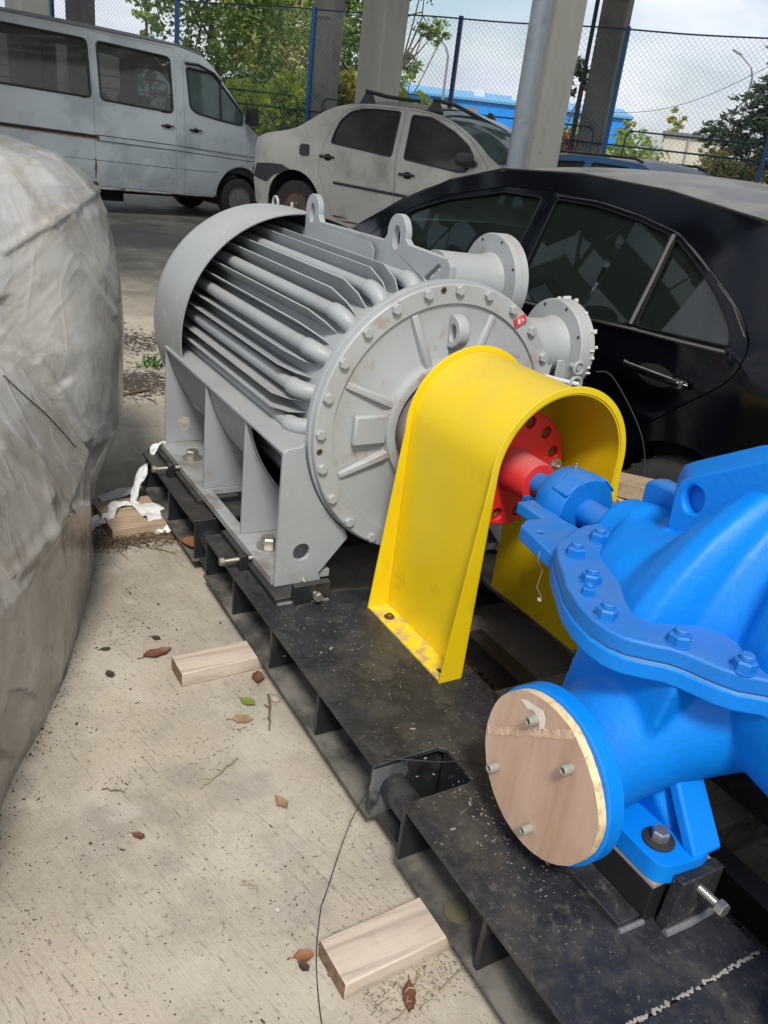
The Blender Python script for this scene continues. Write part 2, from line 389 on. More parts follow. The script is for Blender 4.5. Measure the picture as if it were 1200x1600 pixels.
# ------------------------------------------------------------------ steel skid
YC, ZC = 1.383, .675
def mir(y): return 2 * YC - y
skid = thing('base_frame', 'long black welded steel base frame carrying the grey motor and the blue pump', 'base frame', (-1.3, YC, 0))
YB = .815; ZT = .16
def beam(x0, x1, web, sx, far=False, mat=None):
    f = mir if far else (lambda y: y)
    m = MB()
    def bx(xa, xb, ya, yb, za, zb):
        ya, yb = sorted((f(ya), f(yb))); m.box(xa, xb, ya, yb, za, zb)
    bx(x0, x1, web, web + .012, .0112, ZT - .0122)
    part(m, 'web_plate', mat or m_black, skid, .0015)
    m = MB(); bx(x0, x1, YB, web + .012, 0, .011); part(m, 'bottom_flange', m_dustsill, skid, .0015)
    for x in sx:
        m = MB(); ya, yb = sorted((f(YB + (.0015 if x in (XM1 - .0065, XF0 + .0065) else .006)), f(web - .0005))); m.box(x - .006, x + .006, ya, yb, .0112, ZT - .0122); part(m, 'stiffener', m_endp if x == XM1 - .0065 else m_black, skid, .001)
m_endp = paint('worn_end_plate', (.16, .165, .17), .5, metal=.3, var=.4, vscale=9, dirt=(.03, .03, .03), damt=.9, dlo=.5, dhi=.6, dscale=12, bump=.3)
XR0, XR1, XM0, XM1, XF0, XF1 = -3.28, -2.53, -2.415, -1.208, -1.083, .35
for far in (False, True):
    beam(XR0, XR1, .905, (-3.2, -2.865, XR1 - .0065), far); beam(XM0, XM1, .905, (XM0 + .0065, -2.14, -1.83, -1.515, XM1 - .0065), far)
    beam(XF0, XF1, .905, (XF0 + .0065, -.785, -.47, -.155, .16), far)
def top(outline, mat=m_blackt, name='top_plate', z0=ZT - .012, z1=ZT, holes=()):
    part(MB().plate(outline, holes, 'z', z0, z1), name, mat, skid, .0015)
top([(XR0 + .06, YB), (XR1, YB), (XR1, 1.03), (XR0, 1.03), (XR0, YB + .05)], m_black)
top([(XM0, YB), (XM1, YB), (XM1, .985), (XM1 + .012, 1.0), (XF0 - .012, 1.0), (XF0, .985), (XF0, YB), (-.512, YB), (-.512, 1.246), (-1.353, 1.246), (-1.90, 1.246), (-1.925, 1.18), (-1.937, 1.065), (-1.96, 1.03), (XM0, 1.03)])
top([(-.508, YB), (XF1, YB), (XF1, 1.246), (-.508, 1.246)])
top([(XR0, 1.575), (XF1, 1.575), (XF1, mir(YB)), (XR0, mir(YB))], m_blackfar)
# weld seam between the two deck plates: beads
wm = MB()
random.seed(3)
y = .82
while y < 1.24:
    r = random.uniform(.0013, .0030); c_ = Vector((-.511 + random.uniform(-.003, .003), y, ZT)); a_ = random.uniform(0, 3)
    wm.lathe([(0, r * 1.5), (r * .25, r * 1.3), (r * .45, 0.0)], c_, 'z', 6); y += random.uniform(.0015, .006) + (.012 if random.random() < .06 else 0)
part(wm, 'weld_seam', paint('seam_filler', (.30, .28, .24), .8, var=.3, bump=.4), skid, label='pale ragged weld seam across the deck')
for y in (.872, mir(.872)):
    part(MB().cyl((XM1 - .004, y, .085), (XF0 + .004, y, .085), .034, n=24), 'lifting_tube', m_blackt, skid)
    part(MB().cyl((XR1 - .004, y, .085), (XM0 + .004, y, .085), .034, n=24), 'lifting_tube', m_blackt, skid)
for xa, xb in ((XM1 + .003, XF0 - .003), (XR1 + .003, XM0 - .003)):
    part(MB().box(xa, xb, .838, 1.02, .004, .012), 'slot_floor', m_black, skid); part(MB().box(xa, xb, 1.003, 1.012, .0122, ZT - .013), 'slot_wall', m_black, skid)
for xx in (XM1, XR1): part(MB().box(xx - .024, xx - .014, .918, 1.24, .002, ZT - .013), 'end_wall', m_black, skid)
for i, x in enumerate((-3.2, -2.47, -1.93, -1.345, -.80, -.35, .1)):
    zt = .13 if x in (-1.345, -.80, -.35) else .147
    part(MB().box(x - .028, x + .028, .918, mir(.918), .02, zt), 'cross_member', m_black if x < -1.4 else m_blackfar, skid, .002)
part(MB().box(XF0 - .6, XF1, 1.4, 1.46, .02, .10), 'inner_rail', m_black, skid, .002)
part(MB().plate(circle(-.905, .86, .026, 24), [], 'z', .0115, .0145), 'anchor_washer', paint('washer_brown', (.10, .09, .05), .6, dirt=(.3, .1, .02), damt=.8, dlo=.5, dhi=.6), skid)
# motor seat packings
for (xa, xb) in ((-3.18, -2.66), (-2.40, -1.92)):
    for f in (lambda y: y, mir):
        ya, yb = sorted((f(.868), f(1.03))); part(MB().box(xa, xb, ya, yb, ZT + .0003, ZT + .0195), 'packing_plate', m_black, skid, .002)
# pump seat
for f in (lambda y: y, mir):
    ya, yb = sorted((f(1.022), f(1.0765))); part(MB().box(-1.06, -.655, ya, yb, ZT + .0003, ZT + .016), 'packing_bar', m_blackt, skid, .0015)
    ya, yb = sorted((f(1.0785), f(1.236))); part(MB().box(-1.06, -.648, ya, yb, ZT + .0003, ZT + .088), 'pump_seat', m_black, skid, .002)
    part(MB().box(-1.06, -.648, ya, yb, ZT + .0884, ZT + .0955), 'shim', paint('shim_bare', (.33, .29, .24), .6, var=.2), skid)
# jacking screws
jm = screw('jack_screw', .024, .013, .0078, .105, m_brass); jz = screw('jack_screw_zinc', .026, .015, .0085, .125, m_zinc)
for (x, yb) in ((-2.942, .852), (-2.157, .855)):
    for f, s in ((lambda y: y, 1), (mir, -1)):
        y0, y1 = sorted((f(yb - .014), f(yb + .014)))
        b = part(MB().box(x - .014, x + .014, y0, y1, ZT + .0006, ZT + .052), 'jack_block', m_black, skid, .003)
        inst(jm, 'jack_screw', b, (x, f(.792), .196), (0, -s, 0), .3)
b = part(MB().box(-1.924, -1.9, .918, 1.036, ZT + .0006, ZT + .062), 'jack_block', m_black, skid, .002)
inst(jz, 'jack_screw', b, (-1.885, .985, .19), (1, 0, 0), .2)
b = part(MB().plate([(1.104, ZT), (1.222, ZT), (1.222, .277), (1.112, .277)], [], 'x', -.640, -.614), 'jack_block', m_blackt, skid, .003)
inst(jz, 'jack_screw', b, (-.572, 1.166, .247), (1, 0, .04), .2)
part(MB().tube([(-.612, 1.10, ZT + .003), (-.609, 1.16, ZT + .004), (-.612, 1.225, ZT + .003)], .008, 8), 'weld_bead', m_weld, skid)
part(MB().tube([(-.651, 1.022, ZT + .003), (-.648, 1.08, ZT + .004)], .006, 8), 'weld_bead', m_weld, skid)
part(MB().tube([(-1.915, .872, ZT + .003), (-1.913, .93, ZT + .004), (-1.897, 1.03, ZT + .003)], .006, 8), 'weld_bead', m_weld, skid)

# ------------------------------------------------------------------ motor
mo = thing('electric_motor', 'big grey finned electric motor with bolted end shield and lifting eyes', 'motor', (-2.6, YC, .18))
AXC = (0, YC, ZC)
def pol(r, a): return (YC - r * math.sin(R_(a)), ZC + r * math.cos(R_(a)))      # angle from up towards the near side
RS = .345
part(MB().lathe([(-3.40, .02), (-3.40, RS), (-1.9985, RS)], AXC, n=96), 'stator_body', m_grey, mo)
part(MB().lathe([(-1.9975, .3), (-1.9975, .421), (-1.995, .424), (-1.976, .424), (-1.974, .421), (-1.974, .3)], AXC, n=128), 'stator_flange', m_grey, mo)
part(MB().lathe([(-1.9715, .2), (-1.9715, .412), (-1.969, .4175), (-1.953, .4175), (-1.950, .4145), (-1.950, .3635), (-1.9575, .3615), (-1.960, .33), (-1.954, .215), (-1.945, .2), (-1.929, .196), (-1.926, .19), (-1.926, .172), (-1.931, .168), (-1.95, .166), (-1.95, .05)], AXC, n=128), 'end_shield', m_greyd, mo)
part(MB().lathe([(-1.949, .02), (-1.949, .158), (-1.915, .156), (-1.908, .15), (-1.90, .11), (-1.895, .06)], AXC, n=64), 'bearing_cover', paint('bearing_cover_rust', (.22, .21, .20), .5, dirt=(.22, .13, .07), damt=.8, dlo=.4, dhi=.6, bump=.2), mo)
part(MB().cyl((-1.9, YC, ZC), (-1.70, YC, ZC), .045, n=32), 'motor_shaft', m_steel, mo)
for k in range(8):
    a = 22.8 + 45 * k; m = MB(); c = Vector((0, *pol(1, a))) - Vector((0, YC, ZC)); tt = Vector((1, 0, 0)).cross(c)
    P = lambda r, w, x: Vector((x, YC, ZC)) + c * r + tt * w
    vs = [P(.195, -.017, -1.956), P(.195, .017, -1.956), P(.195, .010, -1.934), P(.195, -.010, -1.934), P(.355, -.014, -1.9575), P(.355, .014, -1.9575), P(.355, .007, -1.9515), P(.355, -.007, -1.9515)]
    m.add(vs, [(0, 1, 2, 3), (4, 7, 6, 5), (0, 4, 5, 1), (1, 5, 6, 2), (2, 6, 7, 3), (3, 7, 4, 0)]); part(m, 'shield_rib', m_greyd, mo, .003)
part(MB().box(-1.957, -1.934, *sorted((pol(.30, 90)[0], pol(.193, 90)[0])), .632, .722), 'shield_boss', m_greyd, mo, .007)
part(MB().plate([(-1.957, .912), (-1.935, .912), (-1.912, .925), (-1.9, .945), (-1.9, .972), (-1.912, .992), (-1.935, 1.006), (-1.957, 1.008)], [circle(-1.937, .957, .016, 14, .024)], 'y', 1.368, 1.404), 'shield_eye', m_greyd, mo, .007)
hb = hexhead('shield_bolt', .027, .013, m_greyd)
for k in range(24):
    y, z = pol(.401, .4 + 15 * k); inst(hb, 'shield_bolt', mo, (-1.95, y, z), (1, 0, 0), random.uniform(0, 1))
for a, n in ((8, 'drain_hole'), (98, 'drain_hole')):
    y, z = pol(.402, a); part(MB().lathe([(-1.9495, .0045), (-1.948, .0075), (-1.9495, .010)], (0, y, z), n=14), n, m_pin, mo); part(MB().cyl((-1.9498, y, z), (-1.9488, y, z), .0048, n=12), n, m_hole, mo)
y, z = pol(.398, -34.8)
tg = part(MB().obox((-1.9475, y + .004, z - .012), (.002, 0, 0), (0, .019, .010), (0, -.006, .0115)), 'warranty_tag', paint('tag_red', (.55, .04, .06), .5), mo, label='small red tag with white marks')
for dy, dz, ay, az in ((-.009, -.002, .0012, .008), (-.002, .0, .0012, .008), (-.0055, -.0015, .0035, -.006), (.006, .004, .0012, .006), (.009, .003, .003, .0015)):
    part(MB().obox((-1.945, y + .004 + dy, z - .012 + dz), (.0006, 0, 0), (0, ay, ay * .4), (0, -az * .3, az)), 'tag_mark', paint('tag_white', (.75, .7, .7), .6), tg)
# fins and cooling pipes, shared meshes turned round the axis
pm = MB(); XE = -2.205
pp = [(-3.42, 0, .386), (XE, 0, .386)]; pr = [.0215, .0215]
el = [(XE, 0, .386), (XE + .004, 0, .386)]; er = [.0255, .0265]
for i in range(0, 9):
    a = R_(68 * i / 8); el.append((XE + .012 + .062 * math.sin(a), 0, .386 - .062 * (1 - math.cos(a)))); er.append(.0265)
el.append((el[-1][0] + .02, 0, el[-1][2] - .045)); er.append(.0265)
pm.tube(pp, pr, 20); me_pipe = pm.mesh('cooling_pipe', m_grey, 40)
me_elb = MB().tube(el, er, 20).mesh('pipe_elbow', m_grey, 60)
fin = [(-3.38, .335), (-2.165, .335), (-2.19, .392), (-2.255, .426), (-3.38, .426)]
me_fin = MB().plate([(x, z) for x, z in fin], [], 'y', -.002, .002).mesh('cooling_fin', m_grey, 30)
me_fin2 = MB().plate([(-2.6, .335), (-2.02, .335), (-2.02, .40), (-2.06, .428), (-2.6, .428)], [], 'y', -.002, .002).mesh('cooling_fin', m_grey, 30)
def spin(me, name, a):
    o = bpy.data.objects.new(name, me); COL.objects.link(o); o.parent = mo; ORG[o.name] = ORG[mo.name]
    o.location = Vector((0, YC, ZC)) - Vector(ORG[mo.name]); o.rotation_euler = (R_(a), 0, 0); return o
angs = [4.6, 23.4, 42.6, 62.0, 80.5, 98.0] + [98 + 18.9 * k for k in range(1, 5)] + [4.6 - 19 * k for k in range(1, 10)]
angs.sort()
for i, a in enumerate(angs):
    if 178 < a % 360 < 182: continue
    q = spin(me_pipe, 'cooling_pipe', a)
    e = bpy.data.objects.new('pipe_elbow', me_elb); COL.objects.link(e); e.parent = q; ORG[e.name] = ORG[mo.name]
    nx = angs[(i + 1) % len(angs)] + (360 if i == len(angs) - 1 else 0)
    if nx - a < 25:
        for k in (1, 2): spin(me_fin, 'cooling_fin', a + (nx - a) * k / 3)
# fan cowl
prof = [(-3.01, .474), (-3.01, .4785), (-3.34, .4785), (-3.40, .474), (-3.455, .458), (-3.50, .430), (-3.535, .388), (-3.555, .33), (-3.565, .2), (-3.565, .02)]
prof2 = [(x + (.004 if i > 1 else 0), r - .0045) for i, (x, r) in enumerate(prof) if i > 0]
cow = MB()
def shell(m, pr, a0, a1, n):
    m.lathe(pr, AXC, n=n, a0=a0, a1=a1, closed=False)
shell(cow, [prof[1]] + prof[2:], -99.5, 99.5, 96)
shell(cow, [(-3.012, .4742)] + prof2[1:], -99.5, 99.5, 96)
shell(cow, [(-3.01, .4785), (-3.012, .4742)], -99.5, 99.5, 96)
cow2 = [(-3.215, .4785), (-3.34, .4785)] + prof[3:]
shell(cow, cow2, 99.5, 260.5, 80)
part(cow, 'fan_cowl', paint('cowl_grey', (.36, .385, .395), .40, var=.06, dirt=(.62, .64, .64), damt=.55, dlo=.64, dhi=.70, dscale=14, dust=(.40, .38, .34), dustamt=.45, bump=.06, bscale=30), mo)
part(MB().lathe([(-3.43, .02), (-3.44, .02), (-3.44, .440), (-3.43, .440)], AXC, n=64, closed=True), 'cowl_gap', m_hole, mo)
# lower casing skin
lc = MB(); lc.lathe([(-3.20, .474), (-3.20, .479), (-2.305, .479), (-2.305, .474)], AXC, n=60, a0=99.5, a1=260.5, closed=True); part(lc, 'lower_casing', m_grey, mo)
arc = lambda r, a0, a1, n: [pol(r, a0 + (a1 - a0) * i / n) for i in range(n + 1)]
def gus(f, xa, xb, hole=False, front=False):
    if front:
        o = [(.891, .181), (.893, .608), (.905, .618), (.945, .622)] + arc(.4285, 95.5, 141, 14) + [(1.125, .315), (1.035, .206), (1.045, .181)]
        h = [circle(.972, .287, .0275, 24)]
    else:
        o = [(.902, .2055), (.902, .597), (.912, .597)] + arc(.4805, 99.8, 139, 14) + [(1.06, .2055)]
        h = [circle(.978, .287, .028, 24)] if hole else []
    g = lambda L_: [(f(y), z) for y, z in L_]
    return MB().plate(g(o), [g(q) for q in h], 'x', xa, xb)
fb = hexhead('foot_bolt', .046, .03, m_zinc, (.04, .006))
for f in (lambda y: y, mir):
    for aa in (106, 113, 124, 132, 143):
        o_ = spin(me_fin2, 'cooling_fin', aa if f(1) == 1 else -aa)
    part(gus(f, -2.0, -1.986, front=True), 'foot_front_plate', m_grey, mo, .0015)
    for x, hl in ((-2.31, False), (-2.70, False), (-3.2, True)): part(gus(f, x - .006, x + .006, hl), 'foot_gusset', m_grey, mo, .0015)
    def hx(x0, x1, y0, y1, z0, z1, n):
        y0, y1 = sorted((f(y0), f(y1))); part(MB().box(x0, x1, y0, y1, z0, z1), n, m_greypad if n in ('foot_pad', 'foot_strip') else m_grey, mo, .0015)
    hx(-3.206, -2.001, .897, 1.03, .5975, .6075, 'foot_ledge')
    m_grey_ = m_grey
    hx(-3.207, -2.69, .886, 1.08, .1805, .205, 'foot_pad'); hx(-2.325, -2.0005, .886, 1.08, .1805, .205, 'foot_pad'); hx(-2.6895, -2.3255, .886, .93, .1805, .2045, 'foot_strip')
    hx(-2.6895, -2.3255, 1.06, 1.08, .1805, .2045, 'foot_strip')
    for x in (-3.0, -2.195): inst(fb, 'foot_bolt', mo, (x, f(.955), .205), (0, 0, 1), random.random())
# lifting rail with two eyes
def eyeout(cx, zc, r, z0):
    return [(cx - r - .018, z0)] + [(cx + r * math.cos(R_(a)), zc + r * math.sin(R_(a))) for a in range(190, -11, -10)][0:21] + [(cx + r + .018, z0)]
rail = [(-3.0, 1.0), (-3.0, 1.15)] + eyeout(-2.945, 1.176, .056, 1.148)[1:-1] + [(-2.87, 1.143)] + [(-2.395, 1.148)] + eyeout(-2.318, 1.178, .058, 1.145)[1:-1] + [(-2.24, 1.155), (-2.02, 1.148), (-1.998, 1.13), (-1.998, 1.06), (-2.03, 1.0)]
slot = rounded([(-2.135, 1.075), (-2.118, 1.065), (-2.045, 1.118), (-2.06, 1.13)], .008)
part(MB().plate(rail, [circle(-2.945, 1.165, .021, 18, .034), circle(-2.318, 1.165, .022, 18, .036), slot], 'y', 1.372, 1.394), 'lifting_rail', m_grey, mo, .002)
part(MB().plate([(-2.86, 1.0), (-2.42, 1.0), (-2.42, 1.115), (-2.45, 1.132), (-2.86, 1.132)], [], 'y', 1.352, 1.356), 'cooling_fin', m_grey, mo)
ring = [(-3.325 + .026 * math.cos(R_(a)), YC, 1.158 + .026 * math.sin(R_(a))) for a in range(-70, 251, 16)]
part(MB().tube(ring, .0055, 10), 'cowl_eye', m_grey, mo)
part(MB().cyl((-3.16, YC, 1.15), (-3.16, YC, 1.18), .006, n=12), 'cowl_stud', m_grey, mo)
# round cable boxes on the far side
def cable_box(x, z, yf, k_):
    nk = MB().lathe([(1.60, .098), (yf - .16, .094), (yf - .05, .090), (yf - .03, .093), (yf - .012, .100)], (x, 0, z), 'y', 40); part(nk, 'cable_neck', m_grey, mo, smooth=60)
    n0 = MB().cyl((x - .02, 1.5, z - .06), (x - .01, 1.7, z - .015), .09, n=32); part(n0, 'cable_neck', m_grey, mo)
    d = MB().lathe([(y_, r_ * k_ if r_ > .1 else r_) for y_, r_ in ((yf - .012, .09), (yf - .012, .142), (yf - .009, .145), (yf + .014, .145), (yf + .0155, .1425), (yf + .017, .145), (yf + .042, .145), (yf + .045, .142), (yf + .045, .02))], (x, 0, z), 'y', 56)
    fl = part(d, 'cable_flange', m_greyd, mo)
    for a in range(20, 380, 45):
        part(MB().cyl((x + .131 * k_ * math.sin(R_(a)), yf - .0135, z + .131 * k_ * math.cos(R_(a))), (x + .131 * k_ * math.sin(R_(a)), yf - .012, z + .131 * k_ * math.cos(R_(a))), .005, n=10), 'screw_hole', m_hole, fl)
cable_box(-2.425, 1.025, 1.84, 1.13); cable_box(-2.055, .885, 1.855, 1.05)
random.seed(5)
rg = MB()
for i in range(14):
    a = R_(random.uniform(-40, 120)); c = Vector((-2.055 + .152 * math.sin(a), 1.892 + random.uniform(-.01, .012), .885 + .152 * math.cos(a)))
    rg.obox(c, (.004, 0, .003), (0, random.uniform(.004, .009), 0), (-.002, 0, random.uniform(.002, .006)))
part(rg, 'torn_gasket', paint('gasket_grey', (.5, .5, .47), .8, bump=.4), mo)['kind'] = 'stuff'
cx, cy, cz = -1.915, 1.845, .80
part(MB().obox((-1.985, 1.76, .865), (.004, .006, 0), (.010, .034, .0), (0, .008, .048)), 'clamp_bracket', m_grey, mo, .003)
part(MB().obox((cx - .05, cy - .015, cz + .012), (.004, .0, 0), (.0, .022, .0), (0, 0, .05)), 'clamp_bracket', m_grey, mo, .003)
for k, (dz, r) in enumerate(((.052, .019), (.0, .023), (-.045, .017))):
    pts = [(cx + .012, cy + r * math.cos(R_(a)), cz + dz + r * math.sin(R_(a))) for a in range(0, 361, 24)]
    part(MB().tube(pts, .006, 8), 'cable_clamp', m_grey, mo); 
    if k != 1: part(MB().cyl((cx - .02, cy, cz + dz), (cx + .016, cy, cz + dz), r * .55, n=12), 'clamp_screw', m_grey, mo)
part(MB().tube([(-1.935, 1.735, .822), (-1.922, 1.79, .81), (cx + .02, cy + .005, cz + .002)], .0075, 10), 'earth_rod', paint('rod_pale', (.5, .52, .52), .4), mo)

# ------------------------------------------------------------------ coupling
cp = thing('shaft_coupling', 'red two-disc pin coupling on the shaft under the yellow guard', 'coupling', (-1.6, YC, ZC - .163))
def disc(x0, x1, r, hr, n=12, off=0):
    h = [circle(YC + .132 * math.sin(R_(360 * k / n + off)), ZC + .132 * math.cos(R_(360 * k / n + off)), hr, 16) for k in range(n)]
    return MB().plate(circle(YC, ZC, r, 72), h, 'x', x0, x1)
part(disc(-1.648, -1.585, .163, .0165, off=13), 'pump_half_coupling', m_red, cp, .003, smooth=30)
part(disc(-1.722, -1.654, .163, .0165, off=13), 'motor_half_coupling', m_red, cp, .003, smooth=30)
part(MB().lathe([(-1.5849, .03), (-1.5849, .062), (-1.578, .057), (-1.486, .0555), (-1.481, .052), (-1.481, .034)], AXC, n=48), 'coupling_hub', m_redd, cp)
pin = MB().lathe([(-.07, .0135), (-.004, .0135), (-.002, .012), (-.003, .006), (-.006, .004), (-.006, 0)], (0, 0, 0), 'z', 18).mesh('coupling_pin', m_pin, 30)
for k in range(12):
    a = R_(30 * k + 13); q = inst(pin, 'coupling_pin', cp, (-1.592, YC + .132 * math.sin(a), ZC + .132 * math.cos(a)), (1, 0, 0))
wz = hexhead('locking_nut', .02, .014, m_zinc, (.021, .003), (.006, .02))
inst(wz, 'locking_nut', cp, (-1.584, YC + .142, ZC - .0), (1, 0, 0)); inst(wz, 'locking_nut', cp, (-1.584, YC - .145, ZC + .005), (1, 0, 0))
part(MB().cyl((-1.6, YC + .02, ZC + .16), (-1.6, YC + .02, ZC + .19), .004, n=8), 'set_screw', m_steel, cp)

# ------------------------------------------------------------------ yellow guard
gd = thing('coupling_guard', 'bright yellow arched steel guard over the red coupling', 'guard', (-1.62, YC, ZT))
gx0, gx1 = -1.817, -1.421; gy = 1.388; gr = .197; gz = .737
def gpath(off, n=36):
    r = gr + off
    return [(gy - r, ZT)] + [(gy - r, gz - .02)] + [(gy - r * math.cos(math.pi * i / n), gz + r * math.sin(math.pi * i / n)) for i in range(n + 1)] + [(gy + r, gz - .02), (gy + r, ZT)]
inn, out = gpath(-.0045), gpath(0)
part(MB().plate([(y, z) for y, z in inn] + [(y, z) for y, z in reversed(out)], [], 'x', gx0, gx1), 'guard_sheet', m_yellow, gd, .0008, smooth=30)
def wout(z, a=None): return .017 + max(0, (gz - .02 - z)) / (gz - .02 - ZT) * .052
for x in (gx0, gx1):
    inn2 = gpath(.0002); o2 = []
    for (y, z) in gpath(0):
        if z >= gz - .0001:
            v = Vector((y - gy, z - gz)); v = v.normalized() * (gr + .017); o2.append((gy + v.x, gz + v.y))
        else:
            s = -1 if y < gy else 1; o2.append((y + s * wout(z), z))
    part(MB().plate(inn2 + list(reversed(o2)), [], 'x', x - .0025, x + .0025), 'guard_flange', m_yellow, gd, .001, smooth=30)
for s in (-1, 1):
    y0, y1 = sorted((gy + s * (gr + .0005), gy + s * (gr + .066)))
    hole = [rrect(gx1 - .055, gx1 - .03, y0 + .02, y0 + .034, .006)]
    ft = part(MB().plate([(gx0 + .003, y0), (gx1 - .003, y0), (gx1 - .003, y1), (gx0 + .003, y1)], hole, 'z', ZT + .0005, ZT + .0055), 'guard_foot', m_yellowdust, gd)
    part(MB().plate([(a, b) for a, b in hole[0]], [], 'z', ZT + .0006, ZT + .0012), 'bolt_slot', m_hole, ft)
    me = hexhead('guard_bolt', .019, .008, m_pin, (.016, .002)); inst(me, 'guard_bolt', ft, (-1.745, gy + s * (gr + .035), ZT + .0055), (0, 0, 1))

# ------------------------------------------------------------------ blue pump
pu = thing('split_case_pump', 'bright blue cast split-case pump bolted to the front of the base frame', 'pump', (-.7, YC, .255))
def remesh(mb, name, mat, par, vox=.0065, it=5):
    me = mb.mesh(name + '_src', None, None, ORG[par.name]); o = bpy.data.objects.new(name + '_src', me); COL.objects.link(o)
    r = o.modifiers.new('r', 'REMESH'); r.mode = 'VOXEL'; r.voxel_size = vox; r.use_smooth_shade = True
    s = o.modifiers.new('s', 'SMOOTH'); s.factor = .5; s.iterations = it
    bpy.context.view_layer.update()
    dg = bpy.context.evaluated_depsgraph_get(); ev = o.evaluated_get(dg); nm = bpy.data.meshes.new_from_object(ev)
    nm.name = name; nm.materials.clear(); nm.materials.append(mat); nm.shade_smooth()
    bpy.data.objects.remove(o); bpy.data.meshes.remove(me)
    q = bpy.data.objects.new(name, nm); COL.objects.link(q); q.parent = par; ORG[q.name] = ORG[par.name]; return q
XP = -.50                                     # pump centre plane
def sym(prof): return prof + [(2 * XP - x, r) for x, r in reversed(prof)]
secs = [(-1.195, .03, .03), (-1.193, .078, .078), (-1.185, .086, .086), (-1.15, .092, .092), (-1.125, .10, .096), (-1.105, .15, .085), (-1.06, .205, .090), (-1.0, .232, .105), (-.95, .262, .145), (-.896, .292, .235), (-.855, .312, .275), (-.82, .302, .292), (-.80, .262, .285), (-.782, .218, .255), (-.74, .196, .245), (-.712, .196, .262), (-.69, .205, .300), (-.655, .218, .335), (-.58, .226, .356), (-.50, .226, .36)]
secs = secs + [(2 * XP - x, a, b) for x, a, b in reversed(secs[:-1])]
up = MB()
_n = 72; _v = []
for x, wy, hz in secs:
    for i in range(_n):
        a = 2 * math.pi * i / _n; c_, s_ = math.cos(a), math.sin(a)
        k = 1.38 if (-.99 < x < -.70 or -.30 < x < -.01) and c_ > 0 else (.95 if abs(wy - hz) > .03 else 1.0)
        hq = hz if c_ > 0 else max(min(hz, .10), hz * .80)
        _v.append((x, YC - wy * math.copysign(abs(s_) ** k, s_), ZC + hq * math.copysign(abs(c_) ** k, c_)))
_m = len(secs)
up.add(_v, [(j * _n + i, j * _n + (i + 1) % _n, (j + 1) * _n + (i + 1) % _n, (j + 1) * _n + i) for j in range(_m - 1) for i in range(_n)] + [tuple(range(_n)), tuple(reversed(range((_m - 1) * _n, _m * _n)))])
def hull(pts):
    bm = bmesh.new(); [bm.verts.new(p) for p in pts]; bmesh.ops.convex_hull(bm, input=bm.verts); bm.verts.index_update()
    used = sorted({v.index for f in bm.faces for v in f.verts}); mp = {u: i for i, u in enumerate(used)}; bm.verts.ensure_lookup_table()
    r = ([tuple(bm.verts[u].co) for u in used], [tuple(mp[v.index] for v in f.verts) for f in bm.faces]); bm.free(); return r
NX, NZ = -.858, .378
for mirx in (0, 1):
    X = (lambda x: 2 * XP - x) if mirx else (lambda x: x)
    up.add(*hull([(X(-1.075), 1.42, .68), (X(-1.055), 1.19, .68), (X(-.985), 1.158, .68), (X(-.900), 1.11, .68), (X(-.84), 1.12, .68), (X(-.82), 1.38, .68), (X(-1.005), 1.315, .79), (X(-1.06), 1.40, .79), (X(-.80), 1.40, .79), (X(-.80), 1.335, .79)]))
    up.add(*hull([(X(-1.009), 1.35, .70), (X(-1.012), 1.35, .880), (X(-1.03), 1.36, .880), (X(-1.07), 1.40, .70), (X(-1.07), 1.40, .862), (X(-.84), 1.36, .985), (X(-.84), 1.40, .98), (X(-.8), 1.40, .70), (X(-.8), 1.36, .70)]))
for s in (1, -1):
    yy = lambda y: y if s > 0 else mir(y)
    up.tube([(NX, yy(.985), NZ), (NX, yy(1.03), NZ + .006), (NX + .005, yy(1.08), NZ + .03), (NX + .02, yy(1.16), NZ + .09), (NX + .05, yy(1.27), NZ + .15), (NX + .1, yy(YC), NZ + .21)], [.122, .115, .117, .135, .165, .19], 36)
    for X in (lambda x: x,): up.add(*hull([(X(-1.0), yy(1.16), .285), (X(-.70), yy(1.17), .285), (X(-1.0), yy(1.24), .285), (X(-.70), yy(1.24), .285), (X(-.94), yy(1.14), .40), (X(-.78), yy(1.14), .40), (X(-.94), yy(1.24), .46), (X(-.76), yy(1.24), .46)]))
    # wall rising from the nozzle to the split flange
    up.add(*(lambda m: (m.v, m.f))(MB().plate([(-.985, .40), (-.945, .645), (-.72, .645), (-.76, .42)], [], 'y', *sorted((yy(1.075), yy(1.32))))))
remesh(up, 'pump_casing', m_blue, pu)
near = [(-1.185, 1.262), (-1.172, 1.225), (-1.145, 1.165), (-1.12, 1.128), (-1.08, 1.098), (-1.03, 1.068), (-.97, 1.030), (-.91, 1.006), (-.86, .996), (-.82, .999), (-.79, 1.014), (-.765, 1.040), (-.745, 1.064), (-.72, 1.080), (-.69, 1.092), (-.665, 1.104), (-.64, 1.122), (-.615, 1.155), (-.59, 1.17), (XP, 1.172)]
nearf = near + [(2 * XP - x, y) for x, y in reversed(near[:-1])]
loop = nearf + [(x, mir(y)) for x, y in reversed(nearf)]
part(MB().plate(loop, [], 'z', ZC + .0012, ZC + .035), 'upper_flange', m_blued, pu, .005, smooth=50, seg=3)
loopl = [(x + (x - XP) * .0, y - .002 if y < YC else y + .002) for x, y in loop]
part(MB().plate(loopl, [], 'z', ZC - .036, ZC - .0012), 'lower_flange', m_blue, pu, .005, smooth=50, seg=3)
part(MB().plate([(XP + (x - XP) * .995, YC + (y - YC) * .993) for x, y in loop], [], 'z', ZC - .0013, ZC + .0013), 'gasket', paint('gasket_pale', (.18, .32, .50), .6), pu)
